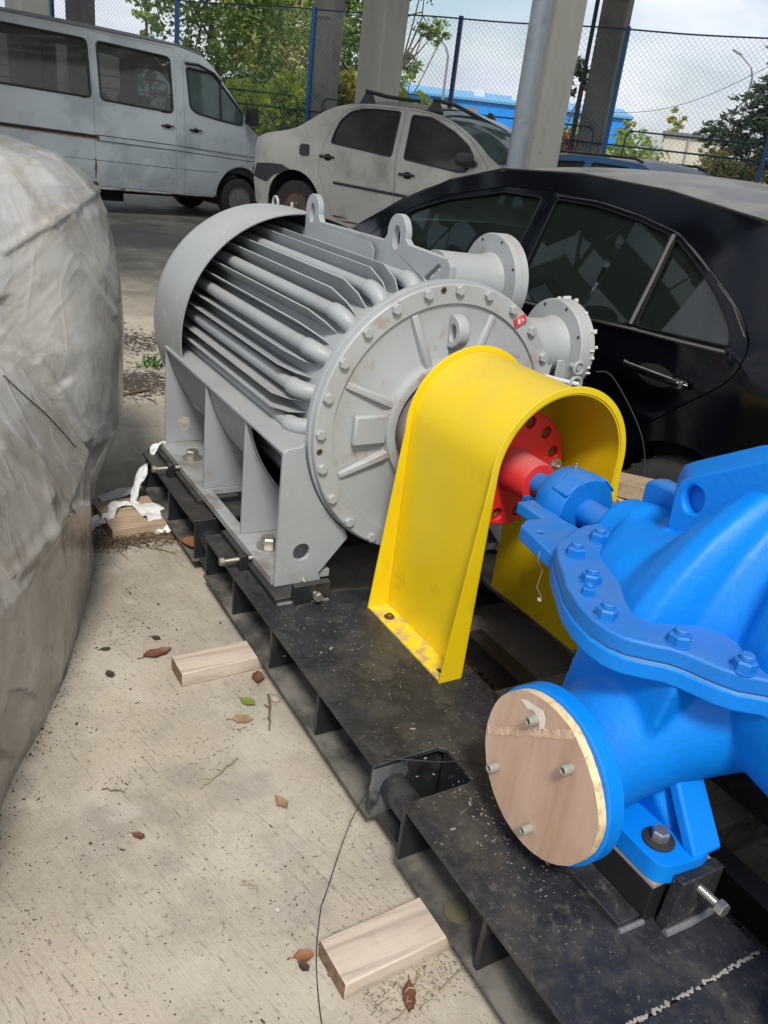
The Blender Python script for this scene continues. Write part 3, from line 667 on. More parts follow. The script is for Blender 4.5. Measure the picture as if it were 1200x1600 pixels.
nut = hexhead('flange_nut', .0345, .0185, m_blued, (.0215, .002), (.0125, .0095)); nuts = hexhead('flange_nut_small', .0215, .014, m_blued, (.0128, .0015), (.0075, .007))
npos = [(-1.072, 1.138, 0), (-1.112, 1.238, 0), (-.972, 1.088, 0), (-.937, 1.05, 1), (-.862, 1.024, 0), (-.752, 1.088, 0), (-.655, 1.134, 0), (-.56, 1.20, 0)]
for x, y, s in npos:
    for mx_ in (0, 1):
        for f in (lambda y: y, mir):
            inst(nuts if s else nut, 'flange_nut', pu, (2 * XP - x if mx_ else x, f(y), ZC + .035), (0, 0, 1), random.random() * 2)
# cast rib with lifting eye on the upper casing
def rib(name, xs):
    o = [(-.96, .70), (-1.006, .78), (-1.010, .86), (-1.003, .888), (-.98, .905), (-.84, .992), (-.72, 1.045), (-.6, 1.07), (XP, 1.075), (2 * XP + .6, 1.07), (2 * XP + .72, 1.045), (2 * XP + .84, .992), (2 * XP + .98, .905), (2 * XP + 1.003, .888), (2 * XP + 1.010, .86), (2 * XP + 1.006, .78), (2 * XP + .96, .70)]
    h = []
    V, F = cdt(o, h); n = len(V)
    fr = [(x, 1.328, z) for x, z in V]; bk = [(x + .09 * max(-1, min(1, (x - XP) / .3)), 1.42, z - .012) for x, z in V]
    m = MB(); fs = list(F) + [tuple(i + n for i in reversed(f)) for f in F]; cnt = {}
    for f in F:
        for i in range(3):
            e = (f[i], f[(i + 1) % 3])
            if (e[1], e[0]) in cnt: del cnt[(e[1], e[0])]
            else: cnt[e] = 1
    m.add(fr + bk, fs + [(e[1], e[0], e[0] + n, e[1] + n) for e in cnt]); return m
part(rib('lifting_rib', 0), 'lifting_rib', m_blue, pu, .006, smooth=40, seg=3)
for sx in (1, -1):
    X = (lambda x: x) if sx > 0 else (lambda x: 2 * XP - x)
    o = [(X(a), z) for a, z in [(-.955, .70), (-1.006, .78), (-1.010, .86), (-1.003, .888), (-.98, .905), (-.84, .992), (-.72, 1.045), (-.66, 1.0), (-.80, .72)]]
    part(MB().plate(o, [circle(X(-.963), .862, .0235, 20, .028)], 'y', 1.304, 1.3285), 'lifting_eye', m_blue, pu, .006, smooth=40, seg=3)
# nozzle flanges with plywood blanks
ply_m = NT('plywood_face')
_c = ply_m.mix(ply_m.ramp(ply_m.noise(7, 6, .6, stretch=(1, 1, .12)), .36, .64), (.42, .27, .19), (.60, .43, .325))
_c = ply_m.mix(ply_m.math('MULTIPLY', ply_m.ramp(ply_m.noise(9, 6, .6, loc=(2, 0, 1)), .55, .75), .4), _c, (.42, .23, .12))
_c = ply_m.mix(ply_m.math('MULTIPLY', ply_m.ramp(ply_m.noise(60, 4, .6, stretch=(1, 1, .06)), .55, .72), .3), _c, (.30, .19, .13))
ply_m.l(_c, ply_m.b.inputs['Base Color']); ply_m.b.inputs['Roughness'].default_value = .62
ply_m.l(ply_m.bump(ply_m.noise(40, 4, .6, stretch=(1, 1, .1)), .15, .002), ply_m.b.inputs['Normal'])
m_ply = ply_m.m
m_plyedge = paint('plywood_edge', (.74, .58, .33), .75, var=.15, dirt=(.35, .22, .1), damt=.6, dlo=.5, dhi=.62, dscale=60, bump=.3)
m_plyraw = paint('plywood_torn', (.57, .41, .30), .8, var=.2, vscale=40, dirt=(.36, .23, .15), damt=.5, dlo=.5, dhi=.6, dscale=50, bump=.5)
random.seed(11)
cap = MB().lathe([(-.021, .004), (-.021, .0085), (-.019, .0098), (0, .0098)], (0, 0, 0), 'z', 18).mesh('cap_screw', m_zinc, 30)
cap = MB().lathe([(.006, .0), (.006, .0052), (.021, .0058), (.021, .0088), (.0195, .0100), (0, .0100)], (0, 0, 0), 'z', 20).mesh('cap_screw', paint('cap_screw_grey', (.34, .34, .29), .5, metal=.3, bump=.05), 30)
for s in (1, -1):
    yy = lambda y: y if s > 0 else mir(y)
    fl = MB().lathe([(yy(1.0), .06), (yy(1.0), .166), (yy(.997), .169), (yy(.966), .169), (yy(.963), .166), (yy(.963), .02)], (NX, 0, NZ), 'y', 80); part(fl, 'nozzle_flange', m_blue, pu)
    o = []
    for i in range(90):
        a = 2 * math.pi * i / 90; r = .1610 + .0016 * math.sin(3 * a + 1) + random.uniform(-.0006, .0006)
        if .15 < a < 1.25: r -= .006 * math.sin((a - .15) / 1.1 * math.pi)
        o.append((NX + r * math.cos(a), NZ + r * math.sin(a)))
    bv = part(MB().plate(o, [], 'y', *sorted((yy(.9445), yy(.9448)))), 'plywood_face', m_ply, pu)
    part(MB().plate(o, [], 'y', *sorted((yy(.945), yy(.9628)))), 'plywood_blank', m_plyedge, pu)
    if s > 0:
        st = MB(); random.seed(4)
        e_ = Vector((.234, .167)).normalized(); e2 = Vector((-e_.y, e_.x)); p0_ = Vector((-1.019, .362))
        for i in range(58):
            q = p0_ + e_ * (.0055 * i - .004); h_ = random.uniform(.004, .013); lo_ = random.uniform(.002, .006)
            if (q - Vector((NX, NZ))).length > .155: continue
            yy0 = .9437 - random.uniform(0, .0006); w = .0034
            cs = [q - e_ * w - e2 * lo_, q + e_ * w - e2 * lo_, q + e_ * w + e2 * h_, q - e_ * w + e2 * h_ * random.uniform(.6, 1)]
            st.add([(c.x, yy0, c.y) for c in cs] + [(c.x, .9444, c.y) for c in cs], [(0, 1, 2, 3), (0, 4, 5, 1), (1, 5, 6, 2), (2, 6, 7, 3), (3, 7, 4, 0)])
        part(st, 'torn_veneer', m_plyraw, bv)
        part(MB().plate([(-.941, .499), (-.926, .507), (-.905, .510), (-.880, .516), (-.870, .504), (-.868, .484), (-.878, .474), (-.884, .492), (-.905, .500), (-.917, .492)], [], 'y', .9434, .9442), 'torn_paper', paint('torn_white', (.72, .66, .58), .8), bv)
    pts = [(-.033, .111), (.073, .083), (-.108, -.062), (.014, -.112)] if s > 0 else [(.08, .08), (-.08, .08), (.08, -.08), (-.08, -.08)]
    for dx, dz in pts: inst(cap, 'cap_screw', pu, (NX + dx, yy(.944), NZ + dz), (0, -s, 0))
    part(MB().lathe([(yy(1.002), .009), (yy(1.012), .009), (yy(1.012), .001)], (NX + .135, 0, NZ + .055), 'y', 14), 'stud_end', m_brass, pu)
    # foot with side webs
    for mirx in (0, 1):
        X = (lambda x: 2 * XP - x) if mirx else (lambda x: x)
        fo = rounded([(X(-1.04), yy(1.078)), (X(-.66), yy(1.078)), (X(-.64), yy(1.10)), (X(-.632), yy(1.19)), (X(-.66), yy(1.23)), (X(-1.04), yy(1.23))], .02)
        part(MB().plate(fo, [], 'z', .257, .300), 'pump_foot', m_blue, pu, .008, seg=3)
        w = MB(); x0, x1 = sorted((X(-.672), X(-.640)))
        m = MB().plate([(yy(1.155), .298), (yy(1.228), .298), (yy(1.235), .48), (yy(1.19), .485), (yy(1.165), .43)], [], 'x', *sorted((X(-.668), X(-.634))))
        m.v = [(x - (z - .3) * (.80 if not mirx else -.80), y, z) for x, y, z in m.v]; part(m, 'foot_web', m_blue, pu, .006, seg=3)
        m = MB().plate([(yy(1.085), .298), (yy(1.2), .298), (yy(1.2), .40), (yy(1.10), .36)], [], 'x', *sorted((X(-.985), X(-.955)))); part(m, 'foot_web', m_blue, pu, .006, seg=3)
        m = MB().plate([(X(-.985), .298), (X(-.80), .298), (X(-.80), .30), (X(-.98), .30)], [], 'y', *sorted((yy(1.08), yy(1.1))))
        inst(hexhead('foot_bolt', .030, .020, m_zinc, None), 'foot_bolt', pu, (X(-.697), yy(1.125), .3075), (0, 0, 1), .35)
        part(MB().lathe([(.3002, .010), (.3002, .0285), (.302, .030), (.3062, .030), (.3072, .028), (.3072, .01)], (X(-.697), yy(1.125), 0), 'z', 32), 'foot_washer', m_rubber, pu)
# shaft, bearing bracket and housing on both ends
for mirx in (0, 1):
    X = (lambda x: 2 * XP - x) if mirx else (lambda x: x)
    part(MB().lathe([(X(-1.59 if not mirx else -1.42), .0305), (X(-1.41), .0305), (X(-1.40), .034), (X(-1.20), .034)], AXC, n=40), 'pump_shaft', m_blued if mirx else m_blued, pu)
    hs = MB().lathe([(X(-1.412), .036), (X(-1.412), .058), (X(-1.408), .064), (X(-1.400), .066), (X(-1.398), .080), (X(-1.385), .0865), (X(-1.352), .089), (X(-1.330), .0885), (X(-1.3), .0835), (X(-1.300), .046)], AXC, n=40)
    h = part(hs, 'bearing_housing', m_blued, pu, .002, smooth=28)
    for aa, w_ in ((38, .030), (-42, .026)):
        c_ = Vector((0, *pol(.0815, aa))); tt = Vector((0, math.cos(R_(aa)), math.sin(R_(aa)))); nn = Vector((0, -math.sin(R_(aa)), math.cos(R_(aa))))
        part(MB().obox((X(-1.330), c_.y, c_.z), (.0285, 0, 0), tt * w_, nn * .0075 + Vector((X(.006) - X(0), 0, 0))), 'housing_lug', m_blued, h, .005)
    part(MB().lathe([(.76, .007), (.769, .007), (.769, .004), (.776, .0035), (.778, .001)], (X(-1.365), YC, 0), 'z', 10), 'grease_nipple', m_steel, h)
    cr_ = MB(); cr_.lathe([(X(-1.425), .074), (X(-1.425), .098), (X(-1.29), .10), (X(-1.17), .115), (X(-1.17), .088)], AXC, n=30, a0=90, a1=270, closed=True); part(cr_, 'bearing_cradle', m_blued, pu, .003)
    for f in (lambda y: y, mir):
        a = [(X(-1.278), f(1.166)), (X(-1.300), f(1.198)), (X(-1.298), f(1.215)), (X(-1.30), f(1.29)), (X(-1.16), f(1.30)), (X(-1.125), f(1.24)), (X(-1.11), f(1.15)), (X(-1.135), f(1.14))]
        part(MB().plate(a, [circle(X(-1.236), f(1.186), .0085, 14)], 'z', ZC - .032, ZC + .004), 'bracket_arm', m_blued, pu, .004, seg=3)
        part(MB().cyl((X(-1.236), f(1.186), ZC - .02), (X(-1.236), f(1.186), ZC - .019), .0086, n=12), 'thread_hole', m_hole, pu)
        part(MB().obox((X(-1.352), f(1.278), ZC - .016), (.050, 0, 0), (0, .026, 0), (0, 0, .016)), 'cradle_lip', m_blued, pu, .005)
    part(MB().plate([(X(-1.21), .70), (X(-1.21), .79), (X(-1.18), .80), (X(-1.10), .80), (X(-1.08), .70)], [], 'y', 1.455, 1.50), 'gland_post', m_blued, pu, .012, seg=3)
    inst(nuts, 'flange_nut', pu, (X(-1.12), 1.478, .80), (0, 0, 1), .4)
part(MB().tube([(-1.125, 1.09, .70), (-1.118, 1.085, .68), (-1.115, 1.10, .66), (-1.08, 1.06, .645), (-1.07, 1.07, .625)], .0009, 6), 'tag_wire', m_steel, pu)
part(MB().obox((-1.072, 1.066, .620), (.004, 0, .001), (0, .0015, 0), (-.001, 0, .003)), 'seal_tag', paint('tag_pale', (.4, .4, .4), .5), pu)

# ------------------------------------------------------------------ plastic-wrapped machinery on the left
def wrap_mat(name='plastic_sheet', ca=(.33, .335, .33), cb=(.50, .48, .44)):
    t = NT(name)
    c = t.mix(t.ramp(t.noise(1.5, 5, .55, loc=(2, 1, 3)), .36, .62), ca, cb)
    c = t.mix(t.math('MULTIPLY', t.ramp(t.noise(2.3, 7, .65, loc=(3, 3, 1)), .48, .66), .6), c, (.29, .245, .195))
    c = t.mix(t.math('MULTIPLY', t.ramp(t.noise(4.2, 6, .6, loc=(8, 1, 2)), .52, .62), .5), c, (.60, .61, .62))
    c = t.mix(t.math('MULTIPLY', t.ramp(t.noise(7, 8, .7, loc=(1, 3, 1)), .60, .72), .7), c, (.30, .19, .10))
    c = t.mix(t.math('MULTIPLY', t.ramp(t.noise(16, 8, .7, loc=(5, 3, 1), stretch=(1, 1, .4)), .64, .74), .6), c, (.10, .09, .08))
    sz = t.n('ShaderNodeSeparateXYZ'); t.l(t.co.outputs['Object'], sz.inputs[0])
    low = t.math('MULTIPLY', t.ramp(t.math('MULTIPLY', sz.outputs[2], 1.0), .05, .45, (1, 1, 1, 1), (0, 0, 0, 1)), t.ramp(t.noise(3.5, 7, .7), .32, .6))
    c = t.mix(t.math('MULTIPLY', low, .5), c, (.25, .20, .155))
    wr = t.noise(1.5, 3, .5, dist=1.1, loc=(2, 9, 4)); ridge = t.math('ABSOLUTE', t.math('SUBTRACT', wr, .5))
    w3 = t.noise(4.5, 3, .5, dist=1.4, stretch=(1, 1, .55), loc=(6, 4, 4)); ridge3 = t.math('ABSOLUTE', t.math('SUBTRACT', w3, .5))
    cr1 = t.math('MULTIPLY', t.ramp(ridge, 0, .011, (1, 1, 1, 1), (0, 0, 0, 1)), t.ramp(t.noise(2.2, 3), .40, .56))
    cr3 = t.math('MULTIPLY', t.ramp(ridge3, 0, .016, (1, 1, 1, 1), (0, 0, 0, 1)), t.ramp(t.noise(2.6, 3, loc=(3, 3, 3)), .46, .6))
    c = t.mix(t.math('MULTIPLY', t.math('MAXIMUM', cr1, cr3), .2), c, (.70, .70, .69))
    t.l(c, t.b.inputs['Base Color']); t.set(t.b.inputs['Roughness'], t.math('ADD', .10, t.math('MULTIPLY', t.noise(6, 5), .34)))
    t.b.inputs['Specular IOR Level'].default_value = .7; t.b.inputs['Coat Weight'].default_value = .35; t.b.inputs['Coat Roughness'].default_value = .12
    def crinkle(sc_, lc):
        nv = t.n('ShaderNodeTexNoise'); nv.inputs['Scale'].default_value = sc_ * .6; nv.inputs['Detail'].default_value = 2
        t.l(t.co.outputs['Object'], nv.inputs['Vector'])
        ad = t.n('ShaderNodeVectorMath', operation='MULTIPLY_ADD'); t.l(nv.outputs[1], ad.inputs[0]); ad.inputs[1].default_value = (.22, .22, .22); t.l(t.co.outputs['Object'], ad.inputs[2])
        vo = t.n('ShaderNodeTexVoronoi', feature='F1'); vo.inputs['Scale'].default_value = sc_; t.l(ad.outputs[0], vo.inputs['Vector']); return vo.outputs['Distance']
    h0 = t.math('ADD', t.math('MULTIPLY', crinkle(4.5, 0), .22), t.math('MULTIPLY', crinkle(12, 1), .06))
    h0 = t.math('MULTIPLY', h0, t.ramp(t.noise(1.8, 3), .35, .6, (.25, .25, .25, 1)))
    h = t.math('ADD', t.math('MULTIPLY', t.ramp(ridge, 0, .06, (1, 1, 1, 1), (0, 0, 0, 1)), .8), t.math('MULTIPLY', t.ramp(ridge3, 0, .08, (1, 1, 1, 1), (0, 0, 0, 1)), .5))
    t.l(t.bump(h0, .7, .05, t.bump(h, .22, .012)), t.b.inputs['Normal'])
    tl = t.n('ShaderNodeBsdfTranslucent'); t.l(c, tl.inputs[0]); ms = t.n('ShaderNodeMixShader'); ms.inputs[0].default_value = .18
    t.l(t.b.outputs[0], ms.inputs[1]); t.l(tl.outputs[0], ms.inputs[2]); t.l(ms.outputs[0], t.out.inputs['Surface'])
    return t.m
m_wrap = wrap_mat(); m_wrap2 = wrap_mat('plastic_sheet_overlap', (.40, .375, .34), (.52, .495, .455))
def draped(levels, n=150, rows=70, seed=0, amp=.02, creases=()):
    """levels: list of (z, plan polygon of equal length)"""
    zs = [l[0] for l in levels]; P = [l[1] for l in levels]; k = len(P[0])
    def at(zz, u):
        j = 0
        while j < len(zs) - 2 and zz > zs[j + 1]: j += 1
        t = (zz - zs[j]) / (zs[j + 1] - zs[j]); t = min(1, max(0, t)); f = u * k; i = int(f) % k; q = f - int(f)
        def cr(L_):
            p0, p1, p2, p3 = [Vector(L_[(i + d) % k]) for d in (-1, 0, 1, 2)]
            return .5 * ((2 * p1) + (p2 - p0) * q + (2 * p0 - 5 * p1 + 4 * p2 - p3) * q * q + (3 * p1 - p0 - 3 * p2 + p3) * q ** 3)
        a, b = cr(P[j]), cr(P[j + 1]); return a + (b - a) * t
    m = MB(); vs = []; rng = random.Random(int(seed * 10))
    folds = []
    for (pa, pb, am, wd) in creases:
        ra = _Rm @ np.array([pa[0] - 600., pa[1] - 800., 1288.]); rb = _Rm @ np.array([pb[0] - 600., pb[1] - 800., 1288.]); nn = np.cross(ra, rb); nn /= np.linalg.norm(nn)
        ra /= np.linalg.norm(ra); rb /= np.linalg.norm(rb); folds.append((nn, (ra + rb) / np.linalg.norm(ra + rb), float(np.dot(ra, (ra + rb) / np.linalg.norm(ra + rb))), am, wd))
    for r in range(rows + 1):
        zz = zs[0] + (zs[-1] - zs[0]) * r / rows
        for c in range(n):
            p = at(zz, c / n); q = Vector((p.x * 1.0, p.y, zz))
            cx, cy = sum(a[0] for a in P[0]) / k, sum(a[1] for a in P[0]) / k
            d = (p - Vector((cx, cy))).normalized()
            nz_ = noise.noise(Vector((q.x * 2.4 + seed, q.y * 2.4, q.z * 2.1))) * 1.2 + .25 * noise.noise(Vector((q.x * 6 + seed, q.y * 6, q.z * 3.2)))
            rid = 1 - abs(noise.noise(Vector((q.x * 3.3 + q.z * 1.3 + seed, q.y * 3.3, q.z * 1.2)))) * 3
            w = amp * nz_ + amp * .55 * max(0, rid)
            rid2 = 1 - abs(noise.noise(Vector((q.x * 1.7 + q.z * 2.2 + seed * 2, q.y * 1.7 - q.z * .8, q.z * 1.1 + 3)))) * 7; w += .0035 * max(0, rid2)
            rid3 = 1 - abs(noise.noise(Vector((q.x * 5 - q.z * 3.2 + seed * 3, q.y * 5, q.z * 2.3 + 1)))) * 6; w += .002 * max(0, rid3)
            if folds:
                v_ = np.array([q.x, q.y, q.z - 1.42]); L_ = np.linalg.norm(v_)
                for nn, md, cs, am, wd in folds:
                    if np.dot(v_ / L_, md) > cs: w += am * math.exp(-(np.dot(v_, nn) / wd) ** 2)
            edge = min(1, r / 4)
            vs.append((p.x + d.x * w * edge, p.y + d.y * w * edge, zz + (amp * .6 * nz_ if r > rows - 6 else 0)))
    fs = [(r * n + c, r * n + (c + 1) % n, (r + 1) * n + (c + 1) % n, (r + 1) * n + c) for r in range(rows) for c in range(n)]
    fs.append(tuple(range(rows * n, rows * n + n)))
    m.add(vs, fs); return m
wr = thing('wrapped_machine', 'large machine wrapped in dirty translucent plastic sheeting at the left edge', 'wrapped machine', (-2.9, -.1, GZ))
def shp(pts, s, c=(-3.3, -.1)): return [(c[0] + (x - c[0]) * s, c[1] + (y - c[1]) * s) for x, y in pts]
A0 = [(-2.74, .05), (-2.80, .30), (-2.90, .48), (-3.08, .585), (-3.3, .63), (-3.55, .62), (-3.8, .45), (-3.95, .1), (-3.98, -.5), (-3.5, -1.0), (-3.0, -1.1), (-2.72, -.5)]
A1 = [(x + (.03 if y < .35 and x > -3 else 0), y + (.125 if y > .28 else 0)) for x, y in A0]
lv = [(GZ + .06, A0), (.12, [(x, y + (.03 if y > .3 else 0)) for x, y in A0]), (.35, A1), (.70, A1), (.95, shp(A1, .975)), (1.10, shp(A1, .93)), (1.20, shp(A1, .87)), (1.265, shp(A1, .76)), (1.30, shp(A1, .60)), (1.325, shp(A1, .3)), (1.33, shp(A1, .05))]
part(draped(lv, 300, 130, 1.3, .013, [((0, 395), (80, 345), .012, .010), ((80, 345), (158, 290), .012, .010), ((70, 340), (178, 495), .010, .012), ((110, 335), (182, 470), .009, .010), ((10, 270), (70, 340), .010, .010), ((40, 235), (120, 330), .008, .014), ((0, 470), (100, 600), -.016, .03), ((60, 560), (130, 690), .014, .02)]), 'plastic_sheet', m_wrap, wr, smooth=None if False else 180)
B0 = [(-1.0, -.19), (-1.40, -.0), (-1.683, .115), (-1.90, .23), (-2.27, .375), (-2.60, .485), (-2.72, .505), (-2.80, .40), (-2.85, .1), (-2.7, -.6), (-1.8, -.9), (-1.1, -.6)]
def lean(d): 
    return [(x, y - d * (1 if y > -.3 else .3)) for x, y in B0]
lvB = [(GZ, B0), (.05, lean(.005)), (.25, lean(.012)), (.38, lean(.012)), (.45, lean(.045)), (.54, lean(.10)), (.62, lean(.155)), (.69, lean(.215)), (.735, shp(lean(.26), .94, (-2.0, -.4))), (.76, shp(lean(.3), .82, (-2.0, -.4))), (.775, shp(lean(.3), .5, (-2.0, -.4))), (.78, shp(lean(.3), .05, (-2.0, -.4)))]
part(draped(lvB, 260, 110, 7.7, .010, [((0, 700), (80, 780), .012, .016), ((20, 900), (110, 800), .010, .014), ((0, 1180), (40, 1080), -.02, .03), ((60, 700), (95, 900), .010, .014)]), 'plastic_overlap', m_wrap2, wr, smooth=180)
m_string = paint('string_brown', (.06, .045, .03), .9, bump=0)
m_wood = None
def wood_mat(name, a, b, ax=(1, .08, 1)):
    t = NT(name); c = t.mix(t.ramp(t.noise(5, 5, .6), .3, .7), a, b)
    g = t.noise(42, 4, .6, stretch=ax, dist=.4); c = t.mix(t.math('MULTIPLY', t.ramp(g, .48, .62), .5), c, [x * .5 for x in a])
    c = t.mix(t.math('MULTIPLY', t.ramp(t.noise(10, 7, .7, loc=(3, 0, 0)), .58, .74), .5), c, (.27, .2, .15))
    t.l(c, t.b.inputs['Base Color']); t.b.inputs['Roughness'].default_value = .8; t.l(t.bump(g, .35, .002), t.b.inputs['Normal']); return t.m
m_wood = wood_mat('pale_timber', (.47, .385, .31), (.58, .49, .41))
m_woodo = wood_mat('orange_timber', (.36, .26, .17), (.46, .35, .25))
part(MB().box(-3.05, -2.78, .42, .505, GZ, .07), 'pallet_board', m_woodo, wr, .003)
part(MB().box(-3.7, -2.9, -.7, .36, GZ, GZ + .055), 'pallet_deck', m_woodo, wr, .003)

# ------------------------------------------------------------------ timbers under the skid
m_endgrain = paint('end_grain', (.20, .13, .085), .9, var=.35, vscale=40, dirt=(.10, .06, .04), damt=.6, dlo=.45, dhi=.6, dscale=60, bump=.5)
def block(x0, x1, y0, y1, label, rz=0, h=.045, mat=None):
    m = MB().box(x0, x1, y0, y1, GZ + .0005, GZ + h); c = Vector(((x0 + x1) / 2, (y0 + y1) / 2, 0)); Rz = Matrix.Rotation(R_(rz), 3, 'Z')
    m.v = [tuple(Rz @ (Vector(v) - c) + c) for v in m.v]
    o = single(m, 'timber_block', mat or m_wood, label, 'timber', 'timbers under the base frame', bevel=.003)
    o.data.materials.append(m_endgrain)
    for p in o.data.polygons:
        if p.normal.y < -.9: p.material_index = 1
    return o
block(-.978, -.872, .583, 1.05, 'thick pale timber block sticking out under the front of the black base frame', 2)
block(-2.0, -1.905, .585, 1.05, 'pale timber block under the middle of the black base frame beside a brown leaf', 2)
block(-3.14, -2.87, .60, 1.0, 'weathered timber board under the rear of the base frame below the white strap', 4, mat=m_woodo)
m = MB().obox((-1.68, 1.92, .56), (.10, .02, .02), (-.02, .10, 0), (0, 0, .012)); m.v = m.v
single(MB().obox((-1.63, 1.93, .545), (.09, .03, .012), (-.02, .05, 0), (-.01, 0, .022)), 'timber_offcut', m_woodo, 'reddish wood offcut with pale end grain lying between the yellow guard and the black car', 'timber', bevel=.002)
single(MB().box(-1.8, -1.5, 1.86, 1.94, .1605, .515), 'timber_post', m_woodo, 'upright timber prop standing on the far beam behind the yellow guard', 'timber', bevel=.003)

# ------------------------------------------------------------------ white strap
def ribbon(m, pts, w, seed=0, tw=.3):
    random.seed(seed); k = 6; P = [Vector(p) for p in pts]; Q = []
    for i in range(len(P) - 1):
        for j in range(k):
            t = j / k; p0 = P[max(i - 1, 0)]; p1 = P[i]; p2 = P[i + 1]; p3 = P[min(i + 2, len(P) - 1)]
            Q.append(.5 * ((2 * p1) + (p2 - p0) * t + (2 * p0 - 5 * p1 + 4 * p2 - p3) * t * t + (3 * p1 - p0 - 3 * p2 + p3) * t ** 3))
    Q.append(P[-1]); vs = []; ww = w if isinstance(w, (list, tuple)) else [w] * len(P)
    for i, q in enumerate(Q):
        d = (Q[min(i + 1, len(Q) - 1)] - Q[max(i - 1, 0)]).normalized(); s = d.cross(Vector((0, 0, 1)))
        s = (s if s.length > .2 else Vector((.3, .9, 0))).normalized(); s = (Matrix.Rotation(tw * math.sin(i * .7 + seed), 3, d) @ s)
        f = i / k; a = int(min(f, len(ww) - 1.001)); wd = ww[a] + (ww[min(a + 1, len(ww) - 1)] - ww[a]) * (f - a)
        up = d.cross(s).normalized()
        for c in range(5):
            u = (c - 2) / 2; vs.append(q + s * wd * u * .5 + up * (.006 * math.sin(u * 5 + i * .9) + random.uniform(-.002, .002)))
    m.add(vs, [(i * 5 + c, i * 5 + c + 1, (i + 1) * 5 + c + 1, (i + 1) * 5 + c) for i in range(len(Q) - 1) for c in range(4)]); return m
sm = ribbon(MB(), [(-3.20, .905, .205), (-3.20, .86, .185), (-3.19, .815, .10), (-3.14, .770, .05), (-3.06, .735, .004)], [.022, .034, .04, .036, .02], 1)
ribbon(sm, [(-3.06, .735, .008), (-3.05, .66, .012), (-3.02, .60, -.02), (-2.95, .545, GZ + .012)], [.02, .05, .045, .05], 2)
ribbon(sm, [(-3.07, .735, .008), (-2.99, .775, .012), (-2.92, .80, .004), (-2.85, .80, GZ + .012)], [.03, .09, .11, .06], 3)
ribbon(sm, [(-3.27, .90, GZ + .012), (-3.25, .78, GZ + .03), (-3.22, .64, GZ + .012)], [.06, .07, .05], 4)
ribbon(sm, [(-3.04, .66, GZ + .052), (-2.97, .62, GZ + .05), (-2.96, .57, GZ + .02)], [.03, .045, .02], 6)
t_ = NT('white_strap'); t_.l(t_.mix(t_.ramp(t_.noise(14, 6), .3, .7), (.60, .61, .62), (.78, .78, .78)), t_.b.inputs['Base Color']); t_.b.inputs['Roughness'].default_value = .5
t_.l(t_.bump(t_.noise(50, 4, .6, stretch=(.3, 1, 1)), .3, .003), t_.b.inputs['Normal'])
single(sm, 'white_strap', t_.m, 'torn white plastic strap hanging from the rear of the base frame onto the ground', 'strap', smooth=60, base=(-3.1, .78, GZ))

# ------------------------------------------------------------------ litter
m_leaf = [paint('leaf_brown', (.14, .055, .03), .65, var=.3, vscale=30, bump=.2), paint('leaf_orange', (.24, .10, .04), .65, var=.3, vscale=30, bump=.2), paint('leaf_tan', (.28, .19, .11), .75, var=.3, vscale=30, bump=.2), paint('leaf_dark', (.05, .035, .026), .8, var=.3, bump=.2), paint('leaf_green', (.16, .22, .04), .6, var=.2, bump=.1)]
def leaf(x, y, l, w, rz, mi, label, curl=.25, seed=0, z=GZ, cat='leaf', group='fallen leaves on the concrete'):
    random.seed(seed); m = MB(); n = 9; vs = []; c, s = math.cos(R_(rz)), math.sin(R_(rz))
    for i in range(n):
        t = i / (n - 1); u = (t - .5) * l; hw = w * .5 * (math.sin(math.pi * min(1, t * 1.02)) ** .7 + .03) * random.uniform(.8, 1.15)
        for k in (-1, -.5, 0, .5, 1):
            v = k * hw; zz = .003 + curl * abs(k) ** 1.5 * w * .45 + .2 * curl * l * (t - .4) ** 2 * 2 + random.uniform(0, .0015)
            vs.append((x + u * c - v * s, y + u * s + v * c, z + zz))
    m.add(vs, [(i * 5 + k, i * 5 + k + 1, (i + 1) * 5 + k + 1, (i + 1) * 5 + k) for i in range(n - 1) for k in range(4)])
    m.tube([(x - .5 * l * c, y - .5 * l * s, z + .004), (x - .72 * l * c, y - .72 * l * s, z + .006)], .0012, 5)
    return single(m, 'fallen_leaf', m_leaf[mi], label, cat, group, smooth=60)
K = 1.0317
leaf(-2.075, .565, .085, .04, 95, 0, 'reddish brown leaf at the end of the middle timber block', .45, 1)
leaf(-1.765, .735, .05, .035, 30, 4, 'small green leaf lying left of the black base frame', .2, 2)
leaf(-1.70, .695, .06, .036, 70, 2, 'flat tan leaf below the green leaf on the concrete', .1, 3)
leaf(-1.855, .80, .05, .035, 160, 0, 'brown crumpled leaf against the edge of the base frame by the middle timber block', .6, 4)
leaf(-1.37, .672, .045, .028, 10, 2, 'tan curled leaf fragment on bare concrete beside the frame corner', .5, 5)
leaf(-.815, .70, .065, .026, -30, 0, 'long brown leaf in front of the nearest timber block', .5, 6)
leaf(-.975, .553, .04, .03, 70, 1, 'small orange leaf at the left end of the nearest timber block', .5, 7)
leaf(-.955, .545, .025, .02, 20, 3, 'dark shrivelled leaf under the small orange leaf', .4, 8)
leaf(-1.40, .34, .03, .02, 40, 0, 'thin reddish leaf scrap alone in the middle of the concrete', .4, 9)
leaf(-2.16, .585, .03, .02, 40, 3, 'dark leaf scrap left of the middle timber block, farther one', .3, 10)
leaf(-2.02, .415, .035, .025, 10, 3, 'dark leaf scrap near the wrapped machine, nearer one', .3, 11)
leaf(-2.15, .43, .03, .02, 80, 3, 'dark leaf pair beside the wrapped machine', .3, 12)
leaf(-.95, .03, .035, .028, 80, 3, 'dark heart-shaped leaf at the lower left corner', .4, 13)
leaf(-.985, .10, .02, .016, 40, 3, 'tiny dark leaf near the lower left corner', .4, 14)
